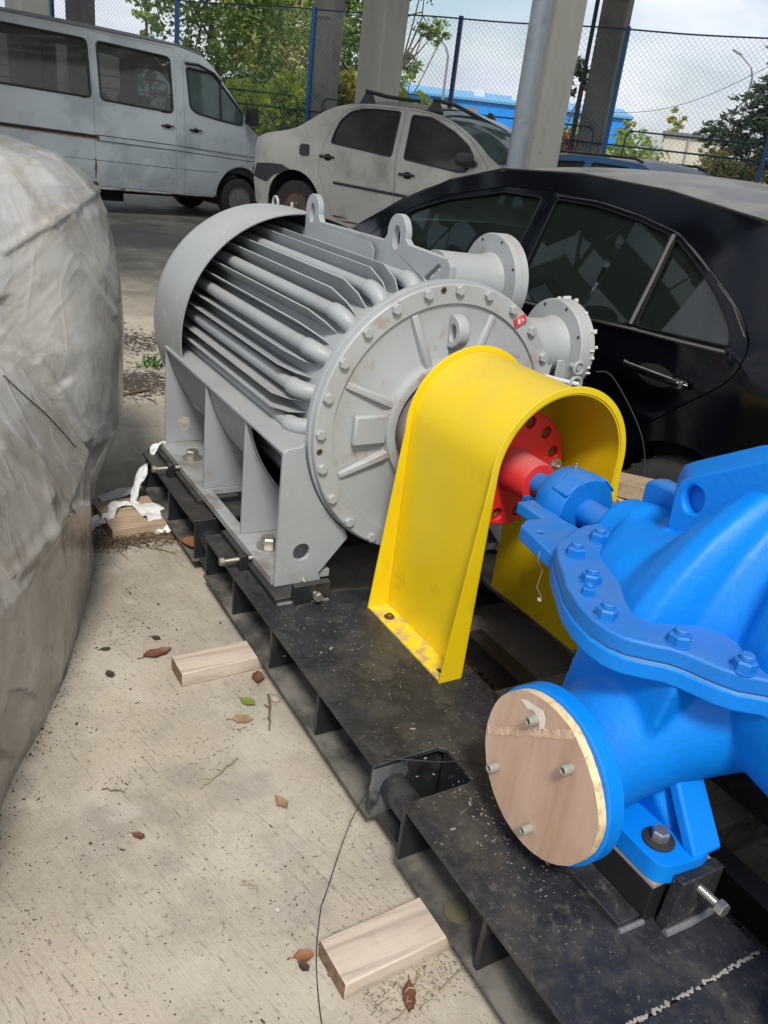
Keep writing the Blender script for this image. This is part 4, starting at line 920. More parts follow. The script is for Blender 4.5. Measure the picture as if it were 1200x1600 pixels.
leaf(-2.62, .865, .13, .085, 60, 1, 'curled orange leaf lying inside the base frame channel', .4, 15, z=.011, group=None)
def twig(pts, r, label, mat, g='twigs on the concrete', name='twig'):
    random.seed(len(label)); P = []
    for (a, b) in zip(pts, pts[1:]):
        for k in range(5): t = k / 5; P.append((a[0] + (b[0] - a[0]) * t + random.uniform(-.003, .003), a[1] + (b[1] - a[1]) * t + random.uniform(-.003, .003), GZ + r + .002 + random.uniform(0, .003)))
    P.append((*pts[-1][:2], GZ + r + .002)); m = MB().tube(P, [r * (1 - .5 * i / len(P)) for i in range(len(P))], 6)
    for k in (4, 7):
        if k < len(P): p = Vector(P[k]); m.tube([p, p + Vector((random.uniform(-.02, .02), random.uniform(-.02, .02), .004))], r * .5, 5)
    return single(m, name, mat, label, 'twig', g)
m_twig = paint('twig_brown', (.14, .10, .06), .85, var=.3, bump=.3); m_straw = paint('straw_dry', (.30, .25, .16), .8, var=.2, bump=.2)
twig([(-1.56, .63), (-1.52, .57), (-1.49, .51)], .0025, 'dry straw-coloured grass stalk on the concrete', m_straw)
twig([(-1.77, .80), (-1.70, .775), (-1.63, .745)], .004, 'brown twig lying along the edge of the base frame', m_twig)
twig([(-1.575, .30), (-1.545, .345)], .002, 'short dark twig alone on the left concrete', m_twig)
twig([(-1.19, .50), (-1.17, .53), (-1.15, .525)], .0015, 'forked dry sprig on the middle of the concrete', m_straw)
twig([(-2.75, .74), (-2.68, .80)], .002, 'thin twig near the rear channel and the white strap', m_twig)
twig([(-.80, .76), (-.83, .86)], .0022, 'straw stalk tucked beside the nearest timber block', m_straw)
twig([(-.78, .60), (-.80, .70), (-.79, .75)], .0016, 'pale curved stalk in front of the nearest timber block', m_straw)
twig([(-4.6, .98), (-4.72, 1.25)], .008, 'brown stick on the concrete behind the wrapped machine', m_twig)
def stone(x, y, r, label, seed, col=(.33, .30, .26), grp='pebbles beside the base frame'):
    random.seed(seed); m = MB(); m.lathe([(-1, 1e-4), (-.7, .7), (0, 1), (.7, .7), (1, 1e-4)], (0, 0, 0), 'z', 9)
    k = Vector((random.uniform(.8, 1.3), random.uniform(.7, 1.1), .55)) * r
    m.v = [(x + a * k.x * random.uniform(.85, 1.1), y + b * k.y * random.uniform(.85, 1.1), GZ + k.z * .9 + c * k.z) for a, b, c in m.v]
    return single(m, 'pebble', paint('pebble_pale', col, .85, bump=.3), label, 'pebble', grp, smooth=50)
stone(-1.75, .812, .013, 'pale oval pebble against the middle channel of the frame', 2)
stone(-1.16, .80, .009, 'small pale pebble below the corner of the middle deck', 3)
stone(-1.135, .803, .007, 'tiny pebble nearest the corner of the middle deck', 4)
stone(-1.07, .755, .007, 'pale chip on the concrete under the front section of the frame', 5)
stone(-1.10, .55, .006, 'white chip alone on the concrete left of the wire', 6, (.42, .42, .40))
# crumbs, grit and straw that nobody could count
def debris(name, n, gen, mat, seed, z=GZ, sc=1):
    random.seed(seed); m = MB()
    for i in range(n):
        x, y = gen(); s = sc * random.uniform(.0007, .0021) * (2.2 if random.random() < .05 else 1); a = random.uniform(0, 6.28)
        ax = Vector((math.cos(a), math.sin(a), 0)) * s * random.uniform(.8, 2.2); ay = Vector((-math.sin(a), math.cos(a), 0)) * s * random.uniform(.5, 1)
        h = s * random.uniform(.2, .6); c = Vector((x, y, z + .0005))
        m.add([c - ax - ay, c + ax - ay * .6, c + ax * .7 + ay, c - ax * .8 + ay * .8, c + Vector((0, 0, h))], [(0, 1, 4), (1, 2, 4), (2, 3, 4), (3, 0, 4)])
    o = bpy.data.objects.new(name, m.mesh(name, mat, None)); COL.objects.link(o); o['kind'] = 'stuff'; return o
g_ = random.gauss
_cl = [(random.uniform(-2.5, -.6), random.uniform(0, .75), random.uniform(.02, .16)) for _ in range(60)]
debris('grit', 1900, lambda: (lambda q: (q[0] + g_(0, q[2]), min(.80, q[1] + g_(0, q[2]))))(random.choice(_cl)), m_leaf[3], 21)
debris('dirt_crumbs', 900, lambda: (random.uniform(-2.5, -1.1), .80 + g_(0, .022)), paint('crumb_pale', (.34, .30, .25), .9), 22)
debris('dark_crumbs', 700, lambda: (lambda t: (-1.75 - 1.0 * t, .15 + .34 * t + abs(g_(0, .03))))(random.random()), m_leaf[3], 23)
debris('leaf_litter', 420, lambda: (g_(-.835, .022), random.uniform(.62, .86)), paint('litter_brown', (.15, .12, .09), .9), 24, sc=.9)
def straw(name, n, gen, mat, seed, l=.05, z=GZ):
    random.seed(seed); m = MB()
    for i in range(n):
        x, y = gen(); a = random.uniform(0, 6.28); L_ = random.uniform(.4, 1.3) * l; d = Vector((math.cos(a), math.sin(a), 0)); p = Vector((x, y, z + random.uniform(.002, .018)))
        m.tube([p, p + d * L_ * .5 + Vector((0, 0, random.uniform(-.004, .008))), p + d * L_ + Vector((g_(0, .006), g_(0, .006), random.uniform(-.006, .004)))], [.0016, .0013, .0008], 4)
    o = bpy.data.objects.new(name, m.mesh(name, mat, None)); COL.objects.link(o); o['kind'] = 'stuff'; return o
straw('dry_straw', 260, lambda: (g_(-2.84, .035), random.uniform(.50, .84)), m_twig, 25, .06)
debris('soil_under_strap', 1500, lambda: (g_(-2.87, .05), random.uniform(.48, .86)), paint('soil_brown', (.10, .07, .045), .95), 26, sc=2.2)
debris('soil_behind', 2600, lambda: (g_(-4.9, .14), g_(1.15, .16)), paint('soil_dark', (.06, .047, .037), .95), 27, sc=4.5)
debris('soil_behind_far', 1200, lambda: (g_(-5.9, .2), g_(1.35, .2)), paint('soil_dark2', (.06, .047, .037), .95), 33, sc=5)
straw('straw_by_block', 14, lambda: (g_(-.84, .025), random.uniform(.66, .86)), m_straw, 28, .035)
debris('leaves_under_skid', 3600, lambda: (random.uniform(-1.9, -.2), random.uniform(1.0, 1.55)), m_leaf[0], 29, sc=4)
straw('straw_under_skid', 120, lambda: (random.uniform(-1.9, -.2), random.uniform(1.0, 1.55)), m_straw, 30, .05)
debris('deck_crumbs', 90, lambda: (g_(-1.66, .13), g_(.96, .07)), paint('crumb_deck', (.26, .235, .20), .9), 31, z=ZT)
debris('deck_crumbs_front', 160, lambda: (g_(-.98, .13), g_(.965, .045)), paint('crumb_deck2', (.25, .22, .175), .9), 32, z=ZT)
# tuft of green weeds behind the motor
random.seed(9); wm = MB()
for i in range(44):
    x, y = -5.25 + g_(0, .05), 1.40 + g_(0, .05); a = random.uniform(0, 6.28); h = random.uniform(.02, .07)
    d = Vector((math.cos(a), math.sin(a), 0)) * random.uniform(.02, .05); p = Vector((x, y, GZ)); s = d.cross(Vector((0, 0, 1))).normalized() * .013
    wm.add([p, p + d * .5 + s + Vector((0, 0, h * .7)), p + d + Vector((0, 0, h)), p + d * .5 - s + Vector((0, 0, h * .7))], [(0, 1, 2, 3)])
single(wm, 'weed', paint('weed_green', (.06, .13, .03), .6, var=.3), 'small green weed growing on the dirt behind the motor', 'weed')
# loose wires
m_wire = paint('thin_wire', (.05, .045, .04), .5, metal=.3)
def wire(name, pts, r, label, grp=None):
    P = [Vector(p) for p in pts]; Q = []
    for i in range(len(P) - 1):
        for j in range(8):
            t = j / 8; p0 = P[max(i - 1, 0)]; p1 = P[i]; p2 = P[i + 1]; p3 = P[min(i + 2, len(P) - 1)]
            Q.append(.5 * ((2 * p1) + (p2 - p0) * t + (2 * p0 - 5 * p1 + 4 * p2 - p3) * t * t + (3 * p1 - p0 - 3 * p2 + p3) * t ** 3))
    Q.append(P[-1]); return single(MB().tube(Q, r, 6), name, m_wire, label, 'wire', grp)
z = GZ + .003
wire('loose_wire', [(-.80, .52, z), (-.86, .535, z), (-.963, .575, z), (-1.03, .612, .0), (-1.09, .655, z), (-1.19, .755, .02), (-1.207, .806, .10), (-1.214, .83, .165), (-1.15, .95, .175), (-1.14, 1.02, .164), (-1.10, 1.06, .163)], .0013, 'thin dark wire trailing from the deck corner across the concrete')
wire('hanging_wire', [(-1.9, 1.92, .84), (-1.86, 1.96, .83), (-1.72, 1.98, .70), (-1.66, 1.98, .58), (-1.62, 1.97, .40), (-1.6, 1.96, .17)], .0016, 'thin brown wire hanging from the cable box in front of the black car')
# sagging string and edge of the overlapping sheet
from mathutils.bvhtree import BVHTree
_dg = bpy.context.evaluated_depsgraph_get(); _surf = []
for o_ in wr.children:
    if o_.name.startswith('plastic'):
        _surf.append(BVHTree.FromPolygons([tuple(Vector(v.co) + Vector(ORG[wr.name])) for v in o_.data.vertices], [tuple(p.vertices) for p in o_.data.polygons]))
def lay(px):                                 # the string is laid on the sheet itself
    d_ = Vector(_Rm @ np.array([px[0] - 600., px[1] - 800., 1288.])).normalized(); best = None
    for s_ in _surf:
        h_ = s_.ray_cast(Vector((0, 0, 1.42)), d_)
        if h_[0] is not None and (best is None or h_[3] < best[3]): best = h_
    return best[0] + best[1] * .004 * (1 if best[1].dot(d_) < 0 else -1)
wire('wrap_string', [lay((4, 588)), lay((38, 620)), lay((70, 648)), lay((98, 678)), lay((116, 700))], .0019, 'brown string tied round the dirty plastic sheeting')

# ------------------------------------------------------------------ vehicles
m_glass = glass('car_glass', (.20, .36, .34), .55, .012, (.22, .25, .24), .012)
m_glassd = glass('dusty_dark_glass', (.10, .10, .10), .35, .30, (.17, .165, .15), .12)
m_glassv = glass('van_glass', (.42, .42, .40), .62, .26, (.23, .22, .20), .06)
m_glassc = glass('cab_glass', (.42, .66, .62), .72, .30, (.30, .44, .42), .05)
m_inner = paint('car_inside', (.012, .012, .013), .9, bump=0)
m_seat = paint('seat_grey', (.05, .05, .05), .9, bump=.1)
m_tyre = paint('tyre', (.028, .027, .026), .85, dust=(.10, .09, .08), dustamt=.4, dirt=(.08, .07, .06), damt=.35, dlo=.45, dhi=.7, bump=.2)
m_rimrust = paint('rim_rusty', (.10, .085, .075), .6, metal=.3, var=.3, dirt=(.24, .10, .04), damt=.9, dlo=.42, dhi=.6, dscale=16, bump=.2)
m_rimgrey = paint('rim_grey', (.26, .25, .235), .55, metal=.4, var=.2, dirt=(.2, .1, .05), damt=.7, dlo=.5, dhi=.65, dscale=16)
m_vanw = paint('van_silver_white', (.52, .55, .575), .42, var=.08, vscale=1.6, dirt=(.22, .25, .28), damt=.45, dlo=.50, dhi=.62, dscale=1.3, dust=(.30, .28, .25), dustamt=.8, bump=.02, coat=.25)
m_vanroof = paint('van_roof_dirty', (.20, .20, .20), .6, var=.15, dust=(.22, .21, .20), dustamt=.8, bump=.05)
m_logan = paint('dirty_white_paint', (.50, .48, .43), .55, var=.08, vscale=1.5, dirt=(.17, .155, .13), damt=.55, dlo=.50, dhi=.70, dscale=3.2, dust=(.24, .22, .19), dustamt=1.0, bump=.03)
m_navy = paint('navy_black_paint', (.0018, .0025, .0048), .13, spec=.25, var=.1, dirt=(.02, .02, .025), damt=.3, dlo=.6, dhi=.75, dscale=4, dlev=(.74, .93), dust=(.20, .197, .19), dustamt=1.3, bump=0, coat=.08)
m_bluecar = paint('blue_car_paint', (.015, .11, .30), .35, dust=(.17, .17, .165), dustamt=1.4, bump=0, coat=.3)
m_darkcar = paint('dark_car_paint', (.03, .03, .032), .4, dust=(.17, .16, .15), dustamt=1.2, bump=0)
m_silver = paint('pale_green_silver', (.30, .34, .32), .4, dust=(.4, .4, .4), dustamt=.9, bump=0)
m_rust = paint('rust', (.16, .065, .025), .85, var=.4, vscale=20, bump=.4)
m_gapg = paint('black_seal_trim', (.006, .006, .007), .6, spec=.2, bump=0)
m_gap = paint('shut_line', (.01, .01, .01), .9, bump=0)
m_band = paint('bumper_grey', (.03, .031, .034), .6, dust=(.2, .19, .17), dustamt=.5, bump=.1)

def chaik(p, it=2, closed=False):
    for _ in range(it):
        q = [] if closed else [p[0]]
        n = len(p)
        for i in range(n if closed else n - 1):
            a, b = p[i], p[(i + 1) % n]
            q += [(a[0] * .75 + b[0] * .25, a[1] * .75 + b[1] * .25), (a[0] * .25 + b[0] * .75, a[1] * .25 + b[1] * .75)]
        if not closed: q.append(p[-1])
        p = q
    return p
def inset(poly, d):
    cx = sum(p[0] for p in poly) / len(poly); cy = sum(p[1] for p in poly) / len(poly); o = []; n = len(poly)
    area = sum(poly[i - 1][0] * poly[i][1] - poly[i][0] * poly[i - 1][1] for i in range(n)); sg = 1 if area > 0 else -1
    for i in range(n):
        a, p, b = Vector(poly[i - 1]), Vector(poly[i]), Vector(poly[(i + 1) % n])
        e1 = (p - a).normalized() if (p - a).length > 1e-9 else (b - p).normalized(); e2 = (b - p).normalized() if (b - p).length > 1e-9 else e1
        n1 = Vector((-e1.y, e1.x)) * sg; n2 = Vector((-e2.y, e2.x)) * sg; nn = (n1 + n2)
        nn = nn.normalized() if nn.length > 1e-6 else n1; o.append(tuple(p + nn * d / max(.5, nn.dot(n1))))
    return o
def loop3(poly, fn, close=True): 
    q = [fn(u, v) for u, v in poly]; return q + [q[0], q[1]] if close else q
def dense(poly, st=.08, close=True):
    o = []; n = len(poly)
    for i in range(n if close else n - 1):
        a, b = Vector(poly[i]), Vector(poly[(i + 1) % n]); k = max(1, int((b - a).length / st))
        o += [tuple(a + (b - a) * j / k) for j in range(k)]
    if not close: o.append(tuple(poly[-1]))
    return o
def panelpart(root, name, poly, holes, fn, mat, step=.09, label=None, flange=.014):
    poly = dense(poly); holes = [dense(h) for h in holes]; m = MB().panel(poly, holes, fn, step)
    # folded edges give every panel a real thickness
    fin = lambda u, v: tuple(Vector(fn(u, v)) + Vector((0, -math.copysign(flange, fn(u, v)[1]), 0)))
    for lp in [poly] + holes:
        a = [fn(u, v) for u, v in lp]; b = [fin(u, v) for u, v in lp]; n = len(a)
        m.add(a + b, [(i, (i + 1) % n, n + (i + 1) % n, n + i) for i in range(n)])
    return part(m, name, mat, root, smooth=40, label=label)
def wheel(root, x, y, r, w, rim, s, cover=0, tyre_mat=None):
    t = MB().lathe([(-w / 2, r * .62), (-w / 2 * .98, r * .80), (-w / 2 * .8, r * .95), (-w * .36, r * .995), (-w * .2, r), (w * .2, r), (w * .36, r * .995), (w / 2 * .8, r * .95), (w / 2 * .98, r * .80), (w / 2, r * .62)], (x, y, r), 'y', 48, closed=True)
    for g in range(40):
        a = 2 * math.pi * g / 40; t.obox((x + r * math.sin(a), y, r + r * math.cos(a)), (.006 * math.cos(a), 0, -.006 * math.sin(a)), (0, w * .38, 0), (.003 * math.sin(a), 0, .003 * math.cos(a)))
    wl = part(t, 'wheel', tyre_mat or m_tyre, root)
    yo = y + s * w * .5
    part(MB().lathe([(yo - s * .03, r * .64), (yo - s * .002, r * .63), (yo - s * .008, r * .585), (yo - s * .05, r * .54), (yo - s * .055, r * .40), (yo - s * .035, r * .33), (yo - s * .030, r * .15), (yo - s * .012, r * .13), (yo - s * .012, .001)], (x, 0, r), 'y', 40), 'rim', rim, wl)
    for k in range(10 if cover else 8):
        a = 2 * math.pi * k / (10 if cover else 8); c = (x + r * .44 * math.sin(a), yo - s * .047, r + r * .44 * math.cos(a))
        part(MB().cyl(c, (c[0], c[1] + s * .004, c[2]), r * .07, n=10), 'rim_hole', m_hole, wl)
    for k in range(5):
        a = 2 * math.pi * k / 5 + .3; c = (x + r * .22 * math.sin(a), yo - s * .034, r + r * .22 * math.cos(a))
        part(MB().cyl(c, (c[0], c[1] + s * .02, c[2]), r * .035, n=6), 'wheel_nut', m_steel, wl)
    return wl
def car(root, yf, side, doors, windows, tops, paintm, glassm, wheels, r, frame_mat=None, lower=.25, glass_names=None, seats=(), rim=None, sides=(1, -1), frame_r=.009, win_glass=None, floor=None, trackin=.02):
    frame_mat = frame_mat or m_ptrim
    for s in sides:
        fn = lambda u, v, s=s: (u, s * yf(u, v), v)
        fi = lambda d: (lambda u, v, s=s: (u, s * (yf(u, v) - d), v))
        holes = [d['o'] for d in doors] + [w for i, w in enumerate(windows) if not any(i in d.get('w', ()) for d in doors)]
        panelpart(root, 'body_side', side, holes, fn, paintm)
        for d in doors:
            dp = panelpart(root, d.get('n', 'door'), inset(d['o'], .0045), [windows[i] for i in d.get('w', ())], fn, paintm, label=d.get('label'))
            part(MB().panel(dense(inset(d['o'], -.02)), [dense(inset(windows[i], -.012)) for i in d.get('w', ())], fi(.022), .2), 'door_seal', m_gap, dp)
            if 'h' in d:
                hx, hz = d['h']; hl = d.get('hl', .20); hm = d.get('hm', m_ptrim); y0 = yf(hx, hz)
                cupo = circle(hx, hz - .004, hl * .30, 20, .034)
                part(MB().panel(cupo, [], lambda u, v, s=s: (u, s * (yf(u, v) + .0015), v), .03), 'handle_cup', d.get('cup', m_gap), dp)
                m = MB().tube([(hx - hl * .5, s * (y0 + .006), hz - .003), (hx - hl * .42, s * (y0 + .026), hz), (hx + hl * .40, s * (y0 + .028), hz + .002), (hx + hl * .5, s * (y0 + .008), hz + .002)], [.010, .0125, .0115, .009], 12)
                part(m, 'handle', hm, dp)
                part(MB().obox((hx - hl * .41, s * (y0 + .018), hz), (.022, 0, 0), (0, .013, 0), (0, 0, .0135)), 'handle_end', d.get('he', hm), dp, .003)
        for i, w in enumerate(windows):
            g = part(MB().panel(dense(inset(w, -.004)), [], fi(.009), .2), 'window', (win_glass or {}).get(i, glassm), root, smooth=60)
            part(MB().tube(loop3(dense(w, .05), fi(-.001)), frame_r, 8, cap=False), 'window_seal', frame_mat, g)
    for t in tops:
        pts = t['p']; m = MB(); n = 12; vs = []
        xs = [p[0] for p in dense([(a, b) for a, b in pts], .07, close=False)]
        prof = dense(chaik([(a, b) for a, b in pts]), .07, close=False)
        for (x, z) in prof:
            hw = yf(x, z) + t.get('over', 0)
            for k in range(n + 1):
                u = -1 + 2 * k / n; vs.append((x + t.get('bow', 0) * (1 - u * u), hw * u, z + t.get('crown', .04) * (1 - abs(u) ** 2.2)))
        m.add(vs, [(i * (n + 1) + k, i * (n + 1) + k + 1, (i + 1) * (n + 1) + k + 1, (i + 1) * (n + 1) + k) for i in range(len(prof) - 1) for k in range(n)])
        part(m, t['n'], t.get('m', paintm), root, smooth=50)
    xs = [p[0] for p in side]; fl = floor or (min(xs) + .12, max(xs) - .12)
    part(MB().box(fl[0], fl[1], -.70, .70, lower, lower + .22), 'floor_pan', m_inner, root)
    for (x, rr) in wheels:
        for s in (1, -1):
            part(MB().lathe([(s * .42, rr + .07), (s * (yf(x, rr + .1) - .03), rr + .07)], (x, 0, rr), 'y', 24, -105, 105), 'wheel_well', m_inner, root)
    for (x, y, z, w) in seats:
        st = part(MB().plate(rrect(y - w, y + w, z, z + .55, .08), [], 'x', x - .06, x + .06), 'seat', m_seat, root, .02)
        part(MB().plate(rrect(y - w * .5, y + w * .5, z + .58, z + .78, .05), [], 'x', x - .05, x + .05), 'headrest', m_seat, st, .02)

# --- white van ------------------------------------------------------------------------------------------------
vyaw = math.atan2(.98, -.196)
_k = Vector((-14.0, 3.0, GZ)); _in = Vector((-math.sin(vyaw), math.cos(vyaw), 0)) * .965
van = thing('van', 'long silver-white passenger van with dusty windows and rust along its sills', 'van', tuple(_k + _in), (0, 0, vyaw), local=True)
def vy(x, z):
    y = .965
    if z > 1.15: y -= .105 * ((z - 1.15) / 1.3) ** 1.35
    if z > 2.36: y -= .9 * (z - 2.36) ** 1.3
    if z < .62: y -= .06 * (.62 - z) / .35
    if x > 2.35: y -= .20 * ((x - 2.35) / .75) ** 2
    if x < -3.3: y -= .06 * ((-3.3 - x) / .4) ** 2
    for zc_, d in ((1.06, .012), (.72, .006)): y += d * math.exp(-((z - zc_) / .028) ** 2)
    return y
g0 = .045  # the picture-measured heights are above z = 0, the yard is 45 mm lower
Z = lambda L_: [(x, z + g0) for x, z in L_]
arch = lambda cx, cz, r, a0, a1, n=14: [(cx + r * math.cos(R_(a0 + (a1 - a0) * i / n)), cz + r * math.sin(R_(a0 + (a1 - a0) * i / n))) for i in range(n + 1)]
vside = Z([(-3.72, .45), (-3.72, 2.2), (-3.66, 2.42), (-3.5, 2.48), (-1.4, 2.50), (1.3, 2.47), (1.66, 2.40), (1.86, 2.26), (2.45, 1.62), (2.55, 1.46), (2.80, 1.30), (2.98, 1.06), (3.06, .75), (3.06, .42)] + arch(2.41, .36, .455, -5, 186, 16) + [(1.0, .325), (-1.55, .355)] + arch(-2.02, .36, .45, -2, 182, 14) + [(-2.9, .38)])
vw = [rounded(Z(p), .07) for p in ([(-3.42, 2.40), (-.205, 2.335), (-.185, 1.585), (-3.42, 1.66)], [(-.055, 2.335), (1.10, 2.285), (1.135, 1.525), (-.03, 1.575)])]
cabw = rounded(Z([(1.385, 2.19), (1.83, 2.165), (2.03, 2.0), (2.405, 1.64), (2.40, 1.462), (2.0, 1.495), (1.55, 1.56), (1.44, 1.63)]), .05)
vw.append(cabw)
sd_ = rounded(Z([(-.155, 2.46), (1.185, 2.43), (1.205, .335), (-.14, .365)]), .03)
cd_ = Z([(1.318, 2.27), (1.62, 2.26), (1.86, 2.19), (2.06, 2.02), (2.50, 1.56), (2.515, 1.2), (2.52, .815)] + arch(2.41, .36, .468, 74, 172, 10)[0:] + [(1.93, .325), (1.36, .335)])
car(van, vy, vside, [dict(o=sd_, w=(1,), n='sliding_door', h=(1.04, 1.32 + g0), hl=.21), dict(o=cd_, w=(2,), n='cab_door', h=(1.535, 1.305 + g0), hl=.21)], vw,
    [dict(n='roof', p=Z([(-3.68, 2.40), (-3.5, 2.487), (-1.4, 2.507), (1.3, 2.477), (1.66, 2.41), (1.86, 2.27)]), crown=.10, m=m_vanroof),
     dict(n='windscreen', p=Z([(1.87, 2.26), (2.45, 1.63), (2.62, 1.44)]), crown=.03, bow=.16, m=m_glassc), dict(n='bonnet', p=Z([(2.55, 1.47), (2.80, 1.31), (2.98, 1.07)]), crown=.05, bow=.12),
     dict(n='front_panel', p=Z([(2.98, 1.07), (3.06, .75), (3.06, .3)]), crown=.0, bow=.12), dict(n='rear_panel', p=Z([(-3.69, 2.42), (-3.73, 1.8), (-3.73, .45)]), crown=0)],
    m_vanw, m_glassv, ((2.41, .335), (-2.02, .335)), .335, seats=[(.55, -.45, .95, .32), (.55, .45, .95, .32), (-.6, -.45, .95, .32), (-.6, .45, .95, .32), (1.35, -.5, 1.0, .28), (1.35, .5, 1.0, .28), (-1.8, -.3, .95, .6)],
    win_glass={2: m_glassc}, lower=.30, frame_r=.016)
vr = lambda pts, d=.004: [(x, -(vy(x, z + g0) + d), z + g0) for x, z in pts]
part(MB().tube(vr([(-3.6, 1.135), (-1.6, 1.108), (-.115, 1.064)], .006), .019, 8), 'door_rail', m_ptrim, van)
part(MB().tube(vr([(-3.6, 1.105), (-1.6, 1.082), (-.115, 1.04)], .010), .008, 8), 'rail_rust', m_rust, van)
part(MB().obox(vr([(-.115, 1.055)], .01)[0], (.02, 0, 0), (0, .014, 0), (0, 0, .034)), 'rail_stop', m_rust, van, .004)
part(MB().tube(vr(dense([(1.985, 2.03), (2.0, 1.50)], .2, False), -.002), .02, 8), 'quarter_bar', m_ptrim, van)
for za, zb in ((1.105, 1.045), (1.03, .975)):
    part(MB().tube(vr(dense([(-.09, za - .02), (1.2, za - .055), (2.5, zb - .055), (2.9, zb - .06)], .2, False), .002), .0045, 6), 'body_moulding', m_gap, van)
part(MB().tube(vr(dense([(-1.5, .757), (-.13, .735), (1.24, .705), (1.95, .70)], .2, False), .0), .004, 6), 'body_crease', m_gap, van)
part(MB().tube(vr(dense([(-3.5, 2.495), (-1.4, 2.515), (1.3, 2.48), (1.66, 2.41)], .2, False), .012), .013, 8), 'roof_gutter', m_vanroof, van)
part(MB().tube(vr([(-2.9, .36), (-1.5, .345), (1.0, .318), (1.92, .312)], -.008), .014, 8), 'sill_edge', paint('sill_pale', (.42, .42, .40), .6, dirt=(.2, .08, .03), damt=.9, dlo=.48, dhi=.6, dscale=6), van)
random.seed(17)
for (x, z, w, h) in ((1.02, 1.515, .10, .018), (-.30, 1.575, .06, .014), (-.145, .62, .018, .16), (-.14, .40, .05, .03), (.3, .335, .05, .018), (1.95, .318, .04, .015)):
    pts = [(x + w * math.cos(a) * random.uniform(.6, 1.2), z + h * math.sin(a) * random.uniform(.6, 1.2)) for a in [i * .5236 for i in range(12)]]
    part(MB().panel(pts, [], lambda u, v: (u, -(vy(u, v + g0) + .002), v + g0)), 'rust_patch', m_rust, van)
part(MB().plate(rounded([(2.40, 1.49), (2.43, 1.74), (2.55, 1.74), (2.57, 1.47)], .03), [], 'y', -1.19, -1.02), 'wing_mirror', m_ptrim, van, .02).data.transform(Matrix.Translation((0, 0, g0)))
part(MB().tube(vr([(1.36, 2.245), (1.6, 2.25), (1.87, 2.165), (2.0, 2.06)], .012), .020, 8), 'wind_deflector', m_ptrim, van)
for x in (2.41, -2.02):
    for s in (1, -1): wheel(van, x, s * .83, .335, .2, m_rimgrey, s, 1)
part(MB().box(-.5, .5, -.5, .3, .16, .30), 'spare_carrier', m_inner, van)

# --- white saloon on flat rear suspension --------------------------------------------------------------------
LY = R_(28.98)
lo = thing('saloon_car', 'dusty white four-door saloon with roof bars and a raised rear wheel', 'car', (-9.308, 4.646, .373), (0, 0, LY), local=True)
def ly(x, z):
    y = .865
    if z > .95: y -= .42 * (z - .95)
    if z < .55: y -= .05 * (.55 - z) / .3
    if x < -.25: y -= .55 * ((-.25 - x) / .6) ** 2.2 * .6
    if x > 2.9: y -= .25 * ((x - 2.9) / .6) ** 2
    return y
lroof = [(-.66, .97), (-.46, 1.035), (-.10, 1.095), (.07, 1.195), (.25, 1.32), (.45, 1.392), (.73, 1.425), (1.11, 1.43), (1.50, 1.408), (1.78, 1.338), (2.05, 1.21), (2.34, 1.005), (2.55, .965), (3.2, .82), (3.42, .62), (3.42, .25)]
lside = [(-.66, .30)] + [(-.70, .55), (-.70, .8)] + chaik(lroof) + arch(2.63, .30, .36, -8, 188, 14) + [(2.2, .20), (.42, .22)] + arch(0, .33, .375, -14, 194, 16) + [(-.42, .26)]
lw = [rounded([(.44, 1.015), (.445, 1.12), (.475, 1.234), (.57, 1.328), (.70, 1.366), (.86, 1.377), (1.155, 1.375), (1.20, .956)], .03), rounded([(1.30, 1.357), (1.525, 1.352), (1.815, 1.245), (2.005, 1.14), (2.105, 1.04), (2.063, .91), (1.975, .898), (1.355, .952)], .03)]
ldr = [(.385, 1.20), (.52, 1.345), (.70, 1.40), (1.205, 1.405), (1.235, 1.17), (1.27, .75), (1.30, .25), (.60, .265), (.50, .31), (.43, .50), (.33, .70), (.315, .80), (.345, .90)]
ldf = [(1.225, 1.405), (1.50, 1.388), (1.79, 1.315), (2.05, 1.17), (2.27, .98), (2.30, .8), (2.30, .3), (2.2, .24), (1.31, .25), (1.28, .75), (1.245, 1.17)]
car(lo, ly, lside, [dict(o=ldr, w=(0,), n='rear_door', h=(.43, .875), hl=.17, cup=m_gap), dict(o=ldf, w=(1,), n='front_door', h=(1.415, .807), hl=.17, cup=m_gap)], lw,
    [dict(n='roof', p=[(.20, 1.285), (.45, 1.395), (.73, 1.428), (1.11, 1.433), (1.50, 1.411)], crown=.06), dict(n='windscreen', p=[(1.50, 1.411), (1.78, 1.341), (2.05, 1.213), (2.34, 1.008)], crown=.05, bow=.15, m=m_glassc),
     dict(n='bonnet', p=[(2.34, 1.0), (2.55, .968), (3.2, .823), (3.42, .625)], crown=.05, bow=.1), dict(n='rear_window', p=[(-.10, 1.098), (.07, 1.198), (.21, 1.29)], crown=.05, m=m_glassd),
     dict(n='boot_lid', p=[(-.67, .965), (-.46, 1.038), (-.10, 1.098)], crown=.03, bow=-.05), dict(n='rear_panel', p=[(-.66, .972), (-.70, .8), (-.70, .30)], crown=0, bow=-.06), dict(n='front_panel', p=[(3.42, .625), (3.42, .25)], crown=0, bow=.1)],
    m_logan, m_glassd, ((0, .30), (2.63, .30)), .30, seats=[(1.5, -.35, .5, .24), (1.5, .35, .5, .24), (.6, 0, .5, .55)], lower=.2, floor=(-.55, 3.2))
lr = lambda pts, d=.004: [(x, -(ly(x, z) + d), z) for x, z in pts]
mlo = lambda u, v: (u, -(ly(u, v) + .008), v)
part(MB().panel(dense([(-.68, .575), (-.60, .715), (-.36, .735), (-.17, .742), (-.05, .70), (-.28, .62), (-.38, .54)]), [], mlo, .1), 'bumper_strip', m_band, lo)
